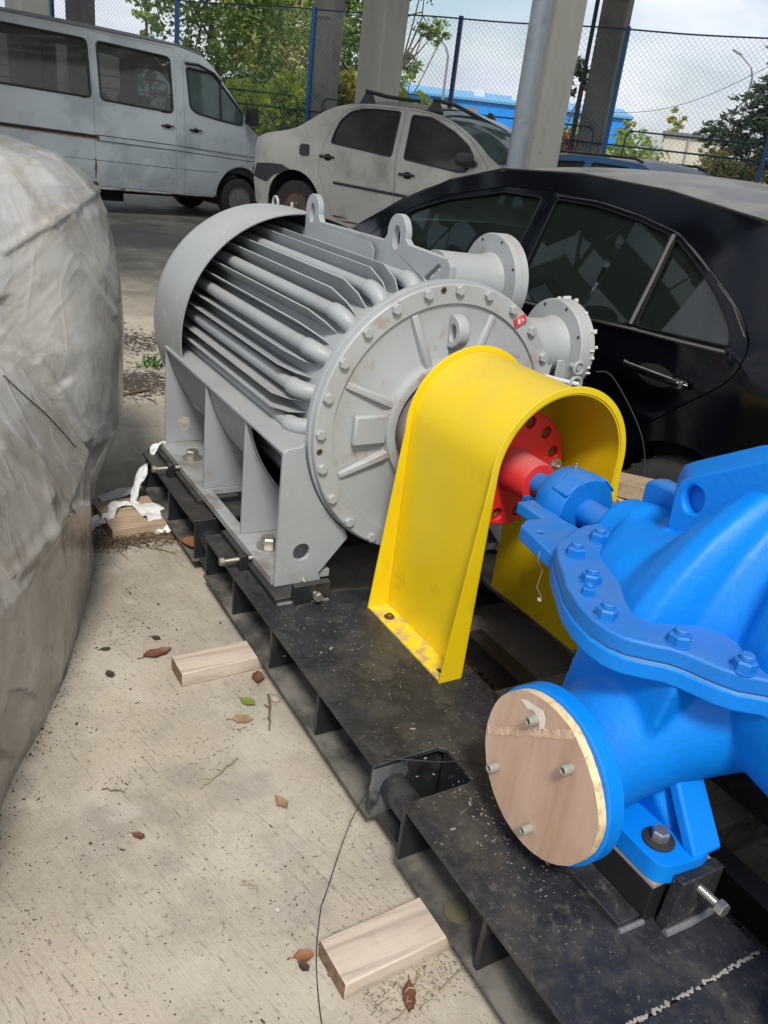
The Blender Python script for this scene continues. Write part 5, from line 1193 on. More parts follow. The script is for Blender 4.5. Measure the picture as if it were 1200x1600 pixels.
part(MB().tube([(-.73, y, .64) for y in (-.6, -.3, 0, .3, .6)], .07, 8), 'rear_bumper_band', m_band, lo)
part(MB().panel(rrect(.06, .19, .855, .972, .03), [], mlo, .1), 'fuel_flap', m_band, lo)
part(MB().tube(lr(dense([(.535, .635), (1.27, .612)], .2, False), .008), .014, 8), 'door_moulding', m_band, lo)
part(MB().tube(lr(dense([(1.285, .612), (2.28, .585)], .2, False), .008), .014, 8), 'door_moulding', m_band, lo)
part(MB().lathe([(-.085, .02), (-.075, .055), (0, .068), (.065, .062), (.085, .025)], (2.06, -.93, 1.01), 'x', 16), 'wing_mirror', m_ptrim, lo)
part(MB().tube([(2.12, -.80, .97), (2.14, -.90, .99)], .03, 8), 'mirror_arm', m_ptrim, lo)
for xb, zb in ((.72, 1.43), (1.52, 1.41)):
    y0 = ly(xb, zb)
    part(MB().plate([(xb - .09, zb - .01), (xb + .09, zb - .01), (xb + .03, zb + .085), (xb - .015, zb + .105)], [], 'y', -y0 - .0, -y0 + .06), 'roof_bar_foot', m_ptrim, lo, .008)
    part(MB().tube([(xb, -y0 - .03, zb + .105), (xb + .10, -y0 + .25, zb + .085), (xb + (.55 if xb > 1 else .3), -.1, zb + (-.10 if xb > 1 else .09))], .019, 12), 'roof_bar', m_band, lo)
    part(MB().plate([(xb - .09, zb - .01), (xb + .09, zb - .01), (xb + .03, zb + .085), (xb - .015, zb + .105)], [], 'y', y0 - .06, y0), 'roof_bar_foot', m_ptrim, lo, .008)
for k, (x, z, w, h) in enumerate(((.60, .30, .10, .012), (.75, .262, .12, .01))):
    pts = [(x + w * math.cos(a) * random.uniform(.6, 1.2), z + h * math.sin(a) * random.uniform(.6, 1.2)) for a in [i * .5236 for i in range(12)]]
    part(MB().panel(pts, [], lambda u, v: (u, -(ly(u, v) + .002), v)), 'rust_patch', m_rust, lo)
for x in (0, 2.63):
    for s in (1, -1): 
        w_ = wheel(lo, x, s * .73, .30, .18, m_rimrust, s); 
for s in (1, -1): part(MB().cyl((0, s * .2, .30), (0, s * .70, .30), .05, n=12), 'axle', m_inner, lo)
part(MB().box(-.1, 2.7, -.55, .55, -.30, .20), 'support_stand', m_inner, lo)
sp = thing('spare_tyre', 'loose black tyre standing behind the rear wheel of the white saloon', 'tyre', (-9.75, 4.62, .30), (0, 0, R_(40)), local=True)
part(MB().lathe([(-.10, .20), (-.10, .27), (-.07, .31), (0, .32), (.07, .31), (.10, .27), (.10, .20)], (0, 0, .32), 'y', 40), 'tread', m_tyre, sp)
part(MB().tube([(-8.35, 4.55, .50), (-8.25, 4.58, .62), (-8.1, 4.62, .45), (-7.9, 4.7, .2)], .012, 6), 'cable_loop', m_ptrim, sp)

# --- black saloon beside the motor ---------------------------------------------------------------------------
bs = thing('saloon_car', 'glossy navy-black saloon with a dusty roof close behind the machine', 'car', (-1.62, 3.0, GZ), (0, 0, math.pi), local=True)
def by(x, z):
    z -= g0; y = .905
    if z > .95: y -= .45 * (z - .95) + max(0, .5 * (z - 1.30)) ** 1.4 * 1.2
    elif z < .82: y -= .03 * (.82 - z) / .5
    if z > .80 and z <= .95: y -= .008 * (z - .80) / .15
    if x < -.35: y -= .30 * ((-.35 - x) / .75) ** 2
    if x > 2.9: y -= .28 * ((x - 2.9) / .85) ** 2
    if z > .95 and x < .2: y -= .22 * ((.2 - x) / .8) ** 1.6 * min(1, (z - .95) / .3)
    return y
B = lambda L_: [(-(x + 1.62), z + g0) for x, z in L_]
broof = [(-.5, .90), (-.65, .965), (-.95, 1.04), (-1.15, 1.16), (-1.36, 1.262), (-1.68, 1.34), (-2.14, 1.388), (-2.6, 1.405), (-3.08, 1.385), (-3.40, 1.31), (-3.67, 1.215), (-3.84, 1.12), (-4.02, 1.015), (-4.15, .975), (-5.0, .82), (-5.3, .62), (-5.3, .25)]
bside = B([(-.48, .3)] + chaik(broof)) + arch(2.854, .33, .36, -10, 190, 14) + B([(-4.1, .2), (-2.05, .2)]) + arch(0.0, .33, .385, -12, 196, 18)
bwin = [rounded(B([(-2.632, 1.308), (-2.41, 1.308), (-2.176, 1.286), (-2.008, 1.258), (-1.985, .970), (-2.24, .953), (-2.60, .940)]), .025),
        rounded(B([(-1.985, 1.252), (-1.843, 1.187), (-1.73, 1.122), (-1.624, 1.043), (-1.588, .995), (-1.955, .974)]), .02),
        rounded(B([(-2.715, 1.306), (-2.966, 1.302), (-3.34, 1.231), (-3.56, 1.160), (-3.72, 1.06), (-3.72, .965), (-2.70, .94)]), .025)]
bdr = B([(-2.675, 1.335), (-2.42, 1.332), (-2.186, 1.308), (-1.985, 1.275), (-1.813, 1.198), (-1.647, 1.110), (-1.55, 1.035), (-1.523, .992), (-1.522, .942), (-1.56, .884), (-1.648, .813), (-1.784, .700), (-1.90, .60), (-2.02, .45), (-2.06, .25), (-2.66, .24), (-2.66, .6), (-2.655, .94)])
bdf = B([(-2.69, 1.335), (-2.97, 1.328), (-3.36, 1.25), (-3.60, 1.165), (-3.86, 1.00), (-3.86, .5), (-3.8, .25), (-2.675, .24), (-2.67, .94)])
bwin = [chaik(w, 1, True) for w in bwin]; bdr = chaik(bdr[:12], 2) + bdr[12:]
car(bs, by, bside, [dict(o=bdr, w=(0, 1), n='rear_door', h=B([(-1.815, .852)])[0], hl=.27, hm=m_navy, he=m_chrome, cup=m_gap), dict(o=bdf, w=(2,), n='front_door')], bwin,
    [dict(n='roof', p=B([(-1.30, 1.238), (-1.36, 1.265), (-1.68, 1.343), (-2.14, 1.391), (-2.6, 1.408), (-3.08, 1.388), (-3.38, 1.318)]), crown=.055),
     dict(n='windscreen', p=B([(-3.38, 1.318), (-3.67, 1.22), (-3.84, 1.125), (-4.05, 1.015)]), crown=.06, bow=.18, m=m_glass), dict(n='bonnet', p=B([(-4.02, 1.018), (-4.15, .978), (-5.0, .823), (-5.3, .623)]), crown=.06, bow=.12),
     dict(n='rear_window', p=B([(-.90, 1.035), (-1.15, 1.163), (-1.30, 1.238)]), crown=.05, bow=-.10, m=m_glass), dict(n='boot_lid', p=B([(-.48, .89), (-.65, .968), (-.95, 1.043)]), crown=.04, bow=-.05), dict(n='rear_panel', p=B([(-.5, .9), (-.48, .3)]), crown=0, bow=-.08), dict(n='front_panel', p=B([(-5.3, .62), (-5.3, .25)]), crown=0, bow=.12)],
    m_navy, m_glass, ((0, .33), (2.854, .33)), .33, seats=[(1.25, .40, .55, .26), (1.25, -.40, .55, .26), (.22, .42, .50, .30), (.22, -.42, .50, .30)], frame_r=.004, lower=.2, floor=(-.95, 3.5), frame_mat=m_gapg)
bl = lambda pts, d=.004: [(x, by(x, z) + d, z) for x, z in pts]
part(MB().tube(bl(B([(-2.62, .932), (-2.24, .945), (-1.975, .962), (-1.758, .971), (-1.590, .980)]), .004), .007, 8), 'waist_trim', m_chrome, bs)
part(MB().tube(bl(B([(-3.7, .955), (-2.70, .93)]), .004), .007, 8), 'waist_trim', m_chrome, bs)
part(MB().tube(bl(B([(-1.975, .975), (-1.985, 1.12), (-2.0, 1.262)]), .002), .008, 8), 'quarter_bar', m_chrome, bs)
part(MB().tube(bl(dense(B([(-2.65, 1.322), (-2.41, 1.322), (-2.176, 1.300), (-1.985, 1.268), (-1.825, 1.194), (-1.66, 1.105), (-1.565, 1.03)]), .1, False), -.002), .0028, 8), 'door_frame_trim', m_chrome, bs)
part(MB().tube(bl(dense(B([(-1.70, 1.342), (-2.14, 1.390), (-2.6, 1.407), (-3.08, 1.387), (-3.40, 1.312), (-3.84, 1.122)]), .1, False), -.003), .005, 8), 'roof_seam', m_gap, bs)
for x in (0, 2.854):
    for s in (1, -1): wheel(bs, x, s * .78, .33, .22, m_rimgrey, s)

# --- cars beyond, only their upper parts show ---------------------------------------------------------------
def plain_car(name, label, cat, loc, yaw, H, L0, L1, pm, gm, win, roof, W=.86):
    root = thing(name, label, cat, loc, (0, 0, yaw), local=True)
    def yy(x, z):
        y = W
        if z > .95: y -= .36 * (z - .95)
        if x < L0 + .5: y -= .5 * ((L0 + .5 - x) / .5) ** 2 * .4
        if x > L1 - .6: y -= .5 * ((x - L1 + .6) / .6) ** 2 * .5
        return y
    side = [(L0, .3)] + chaik(roof) + [(L1, .3)] + arch(L1 - .85, .31, .36, -8, 188, 12) + [(L1 - 1.3, .22), (L0 + 1.25, .22)] + arch(L0 + .8, .31, .36, -8, 188, 12)
    ws = [rounded(w, .04) for w in win]
    iu = max(range(len(roof)), key=lambda i: roof[i][1])
    car(root, yy, side, [], ws, [dict(n='roof', p=roof[1:-1], crown=.06, over=.002)], pm, gm, ((L0 + .8, .31), (L1 - .85, .31)), .31, seats=[(.4, -.35, .5, .24), (.4, .35, .5, .24)], lower=.22)
    for x in (L0 + .8, L1 - .85):
        for s in (1, -1): wheel(root, x, s * (W - .12), .31, .19, m_rimgrey, s)
    return root, yy
er, ey = plain_car('estate_car', 'blue estate car with a dust-grey roof behind the black saloon', 'car', (-9.1, 9.35, GZ), 0, 1.6, -2.1, 2.3, m_bluecar, m_glassd,
          [[(-1.75, 1.02), (-1.55, 1.54), (-.62, 1.585), (-.60, 1.0)], [(-.48, 1.0), (-.46, 1.585), (.28, 1.57), (.42, 1.0)], [(.52, 1.0), (.42, 1.56), (.72, 1.51), (1.18, 1.0)]],
          [(-2.1, .9), (-1.9, 1.45), (-1.6, 1.62), (-.8, 1.66), (.2, 1.65), (.7, 1.59), (1.30, 1.08), (2.1, .85), (2.3, .6)])
for s in (1, -1): part(MB().tube([(-1.6, s * .60, 1.66), (-1.5, s * .60, 1.69), (.3, s * .60, 1.69), (.45, s * .60, 1.65)], .018, 8), 'roof_rail', m_ptrim, er)
plain_car('saloon_car', 'charcoal car roof just visible at the right edge beyond the black saloon', 'car', (-4.15, 6.95, GZ), R_(8), 1.5, -2.1, 2.2, m_darkcar, m_glassd,
          [[(-1.2, .98), (-.8, 1.36), (-.10, 1.42), (-.08, .97)], [(.05, .97), (.05, 1.42), (.55, 1.36), (1.0, .96)]], [(-2.1, .85), (-1.9, 1.0), (-1.35, 1.08), (-.8, 1.44), (-.2, 1.50), (.4, 1.48), (.75, 1.38), (1.3, .98), (2.0, .8), (2.2, .6)])
plain_car('parked_car', 'pale green-silver car outside the fence between the van and the white saloon', 'car', (-17.6, 8.2, GZ), R_(60), 1.55, -2.1, 2.2, m_silver, m_glassv,
          [[(-1.6, 1.0), (-1.3, 1.45), (-.15, 1.52), (-.12, 1.0)], [(0, 1.0), (0, 1.52), (.55, 1.47), (1.05, 1.0)]], [(-2.1, .85), (-1.85, 1.35), (-1.3, 1.56), (-.2, 1.61), (.4, 1.59), (.75, 1.47), (1.3, 1.02), (2.0, .85), (2.2, .6)])

# ------------------------------------------------------------------ concrete columns of the shed
def col_mat():
    t = NT('cast_concrete'); c = t.mix(t.ramp(t.noise(1.6, 6, .6, stretch=(1, 1, .25)), .3, .7), (.33, .315, .28), (.46, .445, .40))
    c = t.mix(t.math('MULTIPLY', t.ramp(t.noise(14, 6, .7), .62, .70), .7), c, (.15, .14, .125))
    c = t.mix(t.math('MULTIPLY', t.ramp(t.noise(3.5, 6, .7, stretch=(1, 1, .12), loc=(4, 0, 0)), .52, .7), .5), c, (.19, .18, .165))
    t.l(c, t.b.inputs['Base Color']); t.b.inputs['Roughness'].default_value = .85; t.l(t.bump(t.noise(30, 6, .7), .4, .006), t.b.inputs['Normal']); return t.m
m_col = col_mat()
m_colo = paint('old_concrete', (.20, .19, .17), .9, var=.2, vscale=2, dirt=(.09, .085, .08), damt=.7, dlo=.48, dhi=.66, dscale=3, bump=.4, bscale=30, bdist=.006)
FD = Vector((.803, .596, 0)); FN = Vector((-.596, .803, 0)); F0 = Vector((-16.62, 6.31, GZ))
fyaw = math.atan2(.596, .803)
HC = 6.6
def column(x, y, w, d, label, mat, yaw, h=HC):
    t = thing('concrete_column', label, 'column', (x, y, GZ), (0, 0, yaw), 'columns of the open shed', local=True)
    o = [(-w / 2 + .03, -d / 2), (w / 2 - .03, -d / 2), (w / 2, -d / 2 + .03), (w / 2, d / 2 - .03), (w / 2 - .03, d / 2), (-w / 2 + .03, d / 2), (-w / 2, d / 2 - .03), (-w / 2, -d / 2 + .03)]
    part(MB().plate(o, [], 'z', 0, h), 'shaft', mat, t, .008); part(MB().box(-w * .75, w * .75, -d * .75, d * .75, -.02, .05), 'footing', mat, t, .02)
    part(MB().plate([(-w / 2, h - .9), (-w / 2 - .45, h - .35), (-w / 2 - .45, h), (w / 2 + .45, h), (w / 2 + .45, h - .35), (w / 2, h - .9)], [], 'y', -d / 2 + .01, d / 2 - .01), 'corbel', mat, t, .01)
    return t
column(-5.62, 4.50, .28, .33, 'broad pale concrete column beside the grey steel pipe', m_col, R_(10))
column(-11.85, 6.42, .50, .46, 'concrete column rising right behind the roof of the white saloon', m_col, R_(14))
column(-15.72, 7.36, .42, .46, 'dark concrete column between the trees with a blue pole on its face', m_colo, fyaw)
column(-11.66, 10.50, .42, .48, 'leaning-looking dark concrete column with blue pole and thin black conduits', m_colo, fyaw)
column(-20.45, 3.95, .42, .46, 'dark concrete column behind the van roof with a blue post on its left', m_colo, fyaw)
column(-16.9, 2.42, .72, .5, 'concrete column cut off by the upper left corner behind the van', m_col, R_(12))
dp = thing('downpipe', 'galvanised grey steel pipe standing in front of the broad concrete column', 'pipe', (-5.41, 4.17, GZ), local=True)
m_galv = paint('galvanised', (.30, .33, .36), .42, metal=.55, var=.12, vscale=2, dirt=(.20, .22, .24), damt=.6, dlo=.5, dhi=.65, dscale=7, bump=.05)
part(MB().cyl((0, 0, 0), (0, 0, HC - .3), .069, n=28), 'pipe_tube', m_galv, dp)
for zz in (1.2, 3.2, 5.2): part(MB().lathe([(zz, .069), (zz, .076), (zz + .03, .076), (zz + .03, .069)], (0, 0, 0), 'z', 28), 'pipe_clip', m_galv, dp)
cd = thing('cable_conduit', 'thin black conduits running down the left face of the leaning-looking column', 'conduit', (-11.74, 10.24, GZ), local=True)
part(MB().cyl((-.06, -.05, 0), (-.06, -.05, HC - .2), .035, n=10), 'conduit_tube', m_ptrim, cd); part(MB().cyl((.06, .0, 2.6), (.06, .0, HC - .2), .024, n=10), 'conduit_tube', paint('conduit_blue', (.01, .03, .09), .5), cd)
part(MB().cyl((-.06, -.05, 1.3), (-.06, -.05, 2.75), .042, n=10), 'conduit_sleeve', paint('conduit_maroon', (.10, .045, .04), .6), cd)

# ------------------------------------------------------------------ shed roof over the parked cars
m_beam = paint('roof_beam', (.22, .22, .21), .8, var=.15, bump=.1)
m_sheet = paint('roof_sheet', (.16, .165, .17), .6, var=.1, bump=.05)
m_sky = NT('translucent_sheet'); m_sky.b.inputs['Base Color'].default_value = (.7, .75, .75, 1); m_sky.b.inputs['Roughness'].default_value = .5
_tr = m_sky.n('ShaderNodeBsdfTransparent'); _tr.inputs[0].default_value = (.8, .85, .85, 1); _ms = m_sky.n('ShaderNodeMixShader'); _ms.inputs[0].default_value = .8
m_sky.l(m_sky.b.outputs[0], _ms.inputs[1]); m_sky.l(_tr.outputs[0], _ms.inputs[2]); m_sky.l(_ms.outputs[0], m_sky.out.inputs['Surface'])
rf = thing('shed_roof', 'dark sheet roof of the open shed on concrete girders above the parked cars', 'roof', (-16.62, 6.31, HC + GZ), (0, 0, fyaw), local=True)
U1 = -13.4                                   # the roof ends short of the pump, towards the open yard
for i, t in enumerate([-9.8 + 5.1 * k for k in range(7)]):
    part(MB().box(t - .18, t + .18, U1, .3, .005, .55), 'girder', m_beam, rf, .01)
for u in [-.3 - 1.6 * k for k in range(9)]: part(MB().box(-10.4, 21.2, u - .06, u + .06, .552, .70), 'purlin', m_beam, rf)
t = -10.4; k = 0
while t < 21:
    w = 1.5 if k % 2 else 1.9
    part(MB().box(t + .005, t + w - .005, U1 - .2, .6, .702, .74), 'skylight' if k % 2 else 'roof_sheet', m_sky.m if k % 2 else m_sheet, rf); t += w; k += 1

# ------------------------------------------------------------------ blue fence
fe = thing('mesh_fence', 'tall blue wire-mesh fence running behind the parked cars', 'fence', tuple(F0), (0, 0, fyaw), local=True)
m_fblue = paint('fence_blue', (.015, .10, .26), .45, var=.12, bump=.05)
m_fdark = paint('fence_dark_blue', (.012, .028, .10), .45, bump=.05)
m_frail = paint('fence_rail_teal', (.008, .045, .075), .5, bump=.05)
m_fwire = paint('fence_wire', (.20, .24, .27), .5, metal=.3, bump=0)
FH = 3.55
posts = [(-7.9, m_fblue), (-4.86, m_fblue), (-1.745, m_fblue), (1.23, m_fblue), (4.02, m_fdark), (6.80, m_fblue), (9.24, m_fblue), (12.1, m_fblue)]
for t, mm in posts: part(MB().box(t - .032, t + .032, -.05, .03, 0, FH + .03), 'fence_post', mm, fe, .006)
T0, T1 = -8.2, 12.4
part(MB().tube([(t, 0, FH - .02 * math.sin((t - T0) * 1.08) ** 2) for t in [T0 + (T1 - T0) * i / 60 for i in range(61)]], .012, 6), 'top_wire', m_fdark, fe)
part(MB().tube([(T0, -.02, 1.90), (T1, -.02, 1.90)], .014, 8), 'middle_rail', m_frail, fe)
for (a, _), (b, _) in zip(posts, posts[1:]):
    x0, x1 = a + .30, b - .22; zt = 2.13
    part(MB().tube([(x0, -.02, .1), (x0, -.02, zt - .1), (x0 + .03, -.02, zt - .03), (x0 + .1, -.02, zt), (x1 - .1, -.02, zt), (x1 - .03, -.02, zt - .03), (x1, -.02, zt - .1), (x1, -.02, .1)], .013, 8), 'panel_frame', m_frail, fe)
cell = .085; wv = MB(); r = .0021
for sg in (1, -1):
    t = T0 - (FH if sg > 0 else 0)
    while t < T1 + (FH if sg < 0 else 0):
        a, b = (t, t + sg * FH); za, zb = .02, FH
        lo_, hi_ = min(a, b), max(a, b)
        def clipt(xx): return za + (zb - za) * (xx - a) / (b - a)
        x0 = max(lo_, T0); x1 = min(hi_, T1)
        if x1 - x0 > .05:
            p0 = Vector((x0, sg * .0025, clipt(x0))); p1 = Vector((x1, sg * .0025, clipt(x1)))
            wv.tube([p0, p1], r, 3, cap=False)
        t += cell
o = part(wv, 'chain_mesh', m_fwire, fe, smooth=0); o['kind'] = 'stuff'

# ------------------------------------------------------------------ trees and shrubs
def leaf_mat(name, dark, light, back=(.0, .0, .0)):
    t = NT(name); c = t.mix(t.ramp(t.noise(1.1, 3), .35, .65), dark, light); c = t.mix(t.math('MULTIPLY', t.ramp(t.noise(9, 2), .45, .65), .5), c, [min(1, x * 1.6) for x in light])
    t.l(c, t.b.inputs['Base Color']); t.b.inputs['Roughness'].default_value = .6
    tl = t.n('ShaderNodeBsdfTranslucent'); t.l(c, tl.inputs[0]); mxs = t.n('ShaderNodeMixShader'); mxs.inputs[0].default_value = .35
    t.l(t.b.outputs[0], mxs.inputs[1]); t.l(tl.outputs[0], mxs.inputs[2]); t.l(mxs.outputs[0], t.out.inputs['Surface']); return t.m
m_bark = paint('bark', (.10, .085, .07), .9, var=.3, vscale=12, bump=.5, bscale=30, bdist=.02)
m_lf = dict(mid=leaf_mat('leaves_mid', (.08, .14, .022), (.23, .33, .06)), olive=leaf_mat('leaves_olive', (.17, .20, .035), (.42, .43, .11)), dark=leaf_mat('leaves_dark', (.022, .048, .022), (.06, .10, .045)),
            yellow=leaf_mat('leaves_yellow', (.16, .20, .02), (.40, .36, .03)), brt=leaf_mat('leaves_bright', (.17, .27, .015), (.48, .56, .05)), shrub=leaf_mat('leaves_shrub', (.13, .13, .035), (.34, .31, .10)), red=leaf_mat('leaves_red', (.14, .06, .04), (.25, .12, .07)), con=leaf_mat('needles', (.025, .055, .032), (.08, .12, .055)))
def tree(name, label, cat, x, y, blobs, nleaf, ls, mat, trunk=None, seed=0, shape='leaf', group=None, limbs=14):
    """blobs: (dx, dy, z, rx, rz, weight)"""
    random.seed(seed); root = thing(name, label, cat, (x, y, GZ), (0, 0, 0), group, local=True)
    if trunk:
        h, r0 = trunk; m = MB(); P = [(random.uniform(-.05, .05) * i, random.uniform(-.05, .05) * i, h * i / 5) for i in range(6)]; P[0] = (0, 0, 0)
        m.tube(P, [r0 * (1 - .13 * i) for i in range(6)], 10)
        for k in range(limbs):
            bdx, bdy, bz, brx, brz, _ = random.choice(blobs); i = random.randint(1, 5); p = Vector(P[i])
            q = Vector((bdx + random.uniform(-.8, .8) * brx, bdy + random.uniform(-.8, .8) * brx, bz + random.uniform(-.5, .8) * brz))
            mid = (p + q) / 2 + Vector((random.uniform(-.2, .2), random.uniform(-.2, .2), random.uniform(-.1, .3)))
            m.tube([p, mid, q], [r0 * .42, r0 * .25, r0 * .06], 6)
            for _k in range(3):
                e = q + Vector((random.uniform(-.5, .5), random.uniform(-.5, .5), random.uniform(-.2, .5))) * brx * .6; m.tube([mid.lerp(q, random.uniform(.2, .9)), e], [r0 * .09, r0 * .03], 4)
        part(m, 'trunk', m_bark, root)
    m = MB(); wsum = sum(b[5] for b in blobs); vs = []; fs = []
    for b in blobs:
        n = int(nleaf * b[5] / wsum); ncl = max(6, n // 22)
        for c in range(ncl):
            d = Vector((g_(0, 1), g_(0, 1), g_(0, 1))).normalized(); rr = random.random() ** .45
            cc = Vector((b[0] + d.x * b[3] * rr, b[1] + d.y * b[3] * rr, b[2] + d.z * b[4] * rr)); cs = random.uniform(.10, .26) * b[3] ** .6
            dirn = Vector((d.x, d.y, d.z * .4 + (-.2 if shape == 'con' else .15)))
            for k in range(n // ncl):
                if shape == 'con':
                    p = cc + dirn * random.uniform(-.3, 1.3) * cs * 1.6 + Vector((g_(0, .25), g_(0, .25), g_(0, .16))) * cs
                else: p = cc + Vector((g_(0, .6), g_(0, .6), g_(0, .5))) * cs
                a = Vector((g_(0, 1), g_(0, 1), g_(0, .6))).normalized(); bb = a.cross(Vector((g_(0, 1), g_(0, 1), g_(0, 1)))).normalized(); s = ls * random.uniform(.6, 1.3)
                i0 = len(vs); w = .30 if shape == 'con' else .55
                vs += [p - a * s, p + bb * s * w - a * s * .1, p + a * s, p - bb * s * w + a * s * .1]; fs.append((i0, i0 + 1, i0 + 2, i0 + 3))
    m.v = [tuple(v) for v in vs]; m.f = fs
    part(m, 'crown', m_lf[mat], root, smooth=0)
    return root
def at(px, D):      # compass bearing of the photographed thing -> position at distance D from the camera foot
    c = _Rm @ np.array([px[0] - 600., px[1] - 800., 1288.]); c = c / math.hypot(c[0], c[1]); return c[0] * D, c[1] * D
B_ = lambda dx, dy, z, rx, rz, w=1: (dx, dy, z, rx, rz, w)
x, y = at((335, 100), 23); tree('broadleaf_tree', 'leafy green tree with thin dark branches directly above the van cab', 'tree', x, y, [B_(0, 0, 3.2, 1.5, 1.4), B_(-.1, -.1, 4.9, 1.25, 1.4), B_(.4, .5, 5.8, 1.3, 1.3), B_(-.8, -1.1, 4.3, .8, .9, .25), B_(.5, .7, 2.0, 1.4, 1.1, .8), B_(.8, 1.1, 4.0, 1.2, 1.3)], 12500, .07, 'mid', (5, .09), 1)
x, y = at((430, 90), 28); tree('broadleaf_tree', 'tall olive-yellow tree left of the dark column with the blue pole', 'tree', x, y, [B_(0, 0, 3.0, 1.8, 1.6), B_(.2, .3, 5.2, 1.7, 1.6), B_(-.6, -.5, 4.2, 1.3, 1.4), B_(.3, .4, 7.2, 1.3, 1.3, .5), B_(-.3, .9, 6.2, 1.4, 1.5), B_(.2, 1.0, 3.6, 1.4, 1.6)], 14000, .08, 'olive', (6, .11), 2)
x, y = at((545, 80), 25); tree('broadleaf_tree', 'slim dark-leaved tree between the two grey columns', 'tree', x, y, [B_(0, 0, 5.6, .8, 1.2, .5), B_(.1, .1, 4.0, 1.0, 1.2, .8), B_(-.2, -.3, 2.4, 1.1, 1.1), B_(-.1, -.4, 4.8, .9, 1.4)], 7000, .065, 'mid', (6, .07), 3)
x, y = at((622, 60), 24); tree('broadleaf_tree', 'sparse tree with a side branch reaching out right of the middle column', 'tree', x, y, [B_(0, 0, 5.2, .75, .9, .7), B_(.55, .75, 4.25, .45, .28, .35), B_(.15, .25, 3.3, .6, .6, .4), B_(0, .1, 6.3, .8, .8, .6)], 2400, .06, 'mid', (5.5, .07), 4)
x, y = at((425, 150), 18.6); tree('maple_sapling', 'bright yellow-green large-leaved sapling behind the fence above the pale parked car', 'sapling', x, y, [B_(0, 0, 1.6, .9, .7), B_(.25, .3, 2.15, .45, .4, .5), B_(-.7, -.6, 1.9, .7, .8, .7)], 2300, .085, 'brt', (1.9, .035), 5, limbs=8)
x, y = at((540, 145), 18.8); tree('maple_sapling', 'olive-yellow large-leaved sapling low between the two columns', 'sapling', x, y, [B_(0, 0, 1.9, .75, .7), B_(-.1, -.1, 2.4, .5, .4, .5)], 1500, .085, 'yellow', (2.0, .035), 6, limbs=8)
x, y = at((640, 135), 18.4); tree('maple_sapling', 'yellow large-leaved sapling right of the middle column above the roof bars', 'sapling', x, y, [B_(0, 0, 2.15, .55, .45), B_(.1, .2, 1.6, .5, .4, .6)], 800, .095, 'brt', (2.0, .03), 7, limbs=7)
x, y = at((1245, 175), 20); tree('conifer_tree', 'dark green spreading conifer at the right edge of the picture', 'tree', x, y, [B_(0, 0, 1.5, 1.4, .6), B_(0, 0, 2.3, 1.25, .6), B_(-.1, -.1, 3.1, .95, .6), B_(.1, 0, 3.9, .7, .6, .7), B_(.2, .1, 4.6, .4, .5, .3), B_(-1.2, -.5, 2.5, .5, .3, .25)], 17000, .075, 'con', (4.6, .09), 8, 'con', limbs=24)
x, y = at((1122, 262), 19); tree('shrub', 'rounded yellow-green shrub in front of the cream building', 'shrub', x, y, [B_(0, 0, 1.62, .55, .52), B_(.40, .35, 1.55, .55, .5, .7), B_(.1, 0, 1.0, .7, .7, .7)], 5200, .045, 'shrub', (1.2, .03), 9, limbs=16)
for i, (px, D, zz, rr, mt, lb) in enumerate((((985, 236), 23, 2.0, .75, 'mid', 'low green bush right of the leaning-looking column'), ((905, 232), 22, 2.0, .8, 'brt', 'light green bush between the broad and the leaning-looking column'), ((1012, 248), 26, 1.8, .6, 'shrub', 'olive bush left of the cream building'), ((882, 205), 21, 2.0, .32, 'red', 'small reddish shrub hugging the right side of the broad column'))):
    x, y = at(px, D); tree('shrub', lb, 'shrub', x, y, [B_(0, 0, zz, rr, rr * .7), B_(-rr * .6, -rr * .3, zz * .8, rr * .7, rr * .6), B_(rr * .3, rr * .3, zz * .5, rr, rr * .6)], 2600, .06, mt, (zz, .03), 20 + i, limbs=6, group='bushes behind the fence')
x, y = at((893, 138), 27); tree('broadleaf_tree', 'tree top peeking out right of the broad column above the blue hall', 'tree', x, y, [B_(0, 0, 4.0, .5, .6), B_(-.5, -.5, 3.6, .6, .7)], 900, .10, 'dark', (3.6, .05), 30, limbs=2)
for i, (px, D, h, lb) in enumerate((((1052, 215), 52, 5.2, 'narrow olive cypress-like tree beside the cream building'), ((975, 220), 50, 4.4, 'narrow olive tree in front of the right end of the blue hall'), ((760, 205), 60, 4.0, 'small tree in front of the white wall of the blue hall'), ((232, 45), 40, 7.8, 'distant tree top left of the fence post by the van roof'))):
    x, y = at(px, D); tree('slender_tree', lb, 'tree', x, y, [B_(0, 0, h * .35, .9, h * .22), B_(0, 0, h * .62, .7, h * .22), B_(0, 0, h * .85, .4, h * .14, .5)], 1100, .13, 'olive' if i < 2 else 'mid', (h * .8, .08), 40 + i, limbs=6)
for i, (px, D) in enumerate((((270, 160), 33), ((380, 175), 34), ((480, 180), 36), ((560, 190), 37))):
    x, y = at(px, D); tree('hedge_bush', ('dense bush seen through the van windows', 'dense bush behind the pale parked car', 'dense dark bush left of the dark column', 'dense bush low between the two columns')[i], 'bush', x, y, [B_(0, 0, 1.4, 2.2, 1.3), B_(1, 1.3, 1.7, 1.8, 1.3), B_(-1, -1.2, 1.2, 1.8, 1.2)], 2600, .10, 'mid', (1.8, .05), 50 + i, limbs=6, group=None)
x, y = at((780, 222), 24); tree('shrub', 'low green plant in front of the windscreen of the white saloon', 'shrub', x, y, [B_(0, 0, 1.3, .7, .4), B_(-.5, -.5, 1.1, .5, .4)], 900, .07, 'brt', (1.1, .03), 61, limbs=5, group='bushes behind the fence')

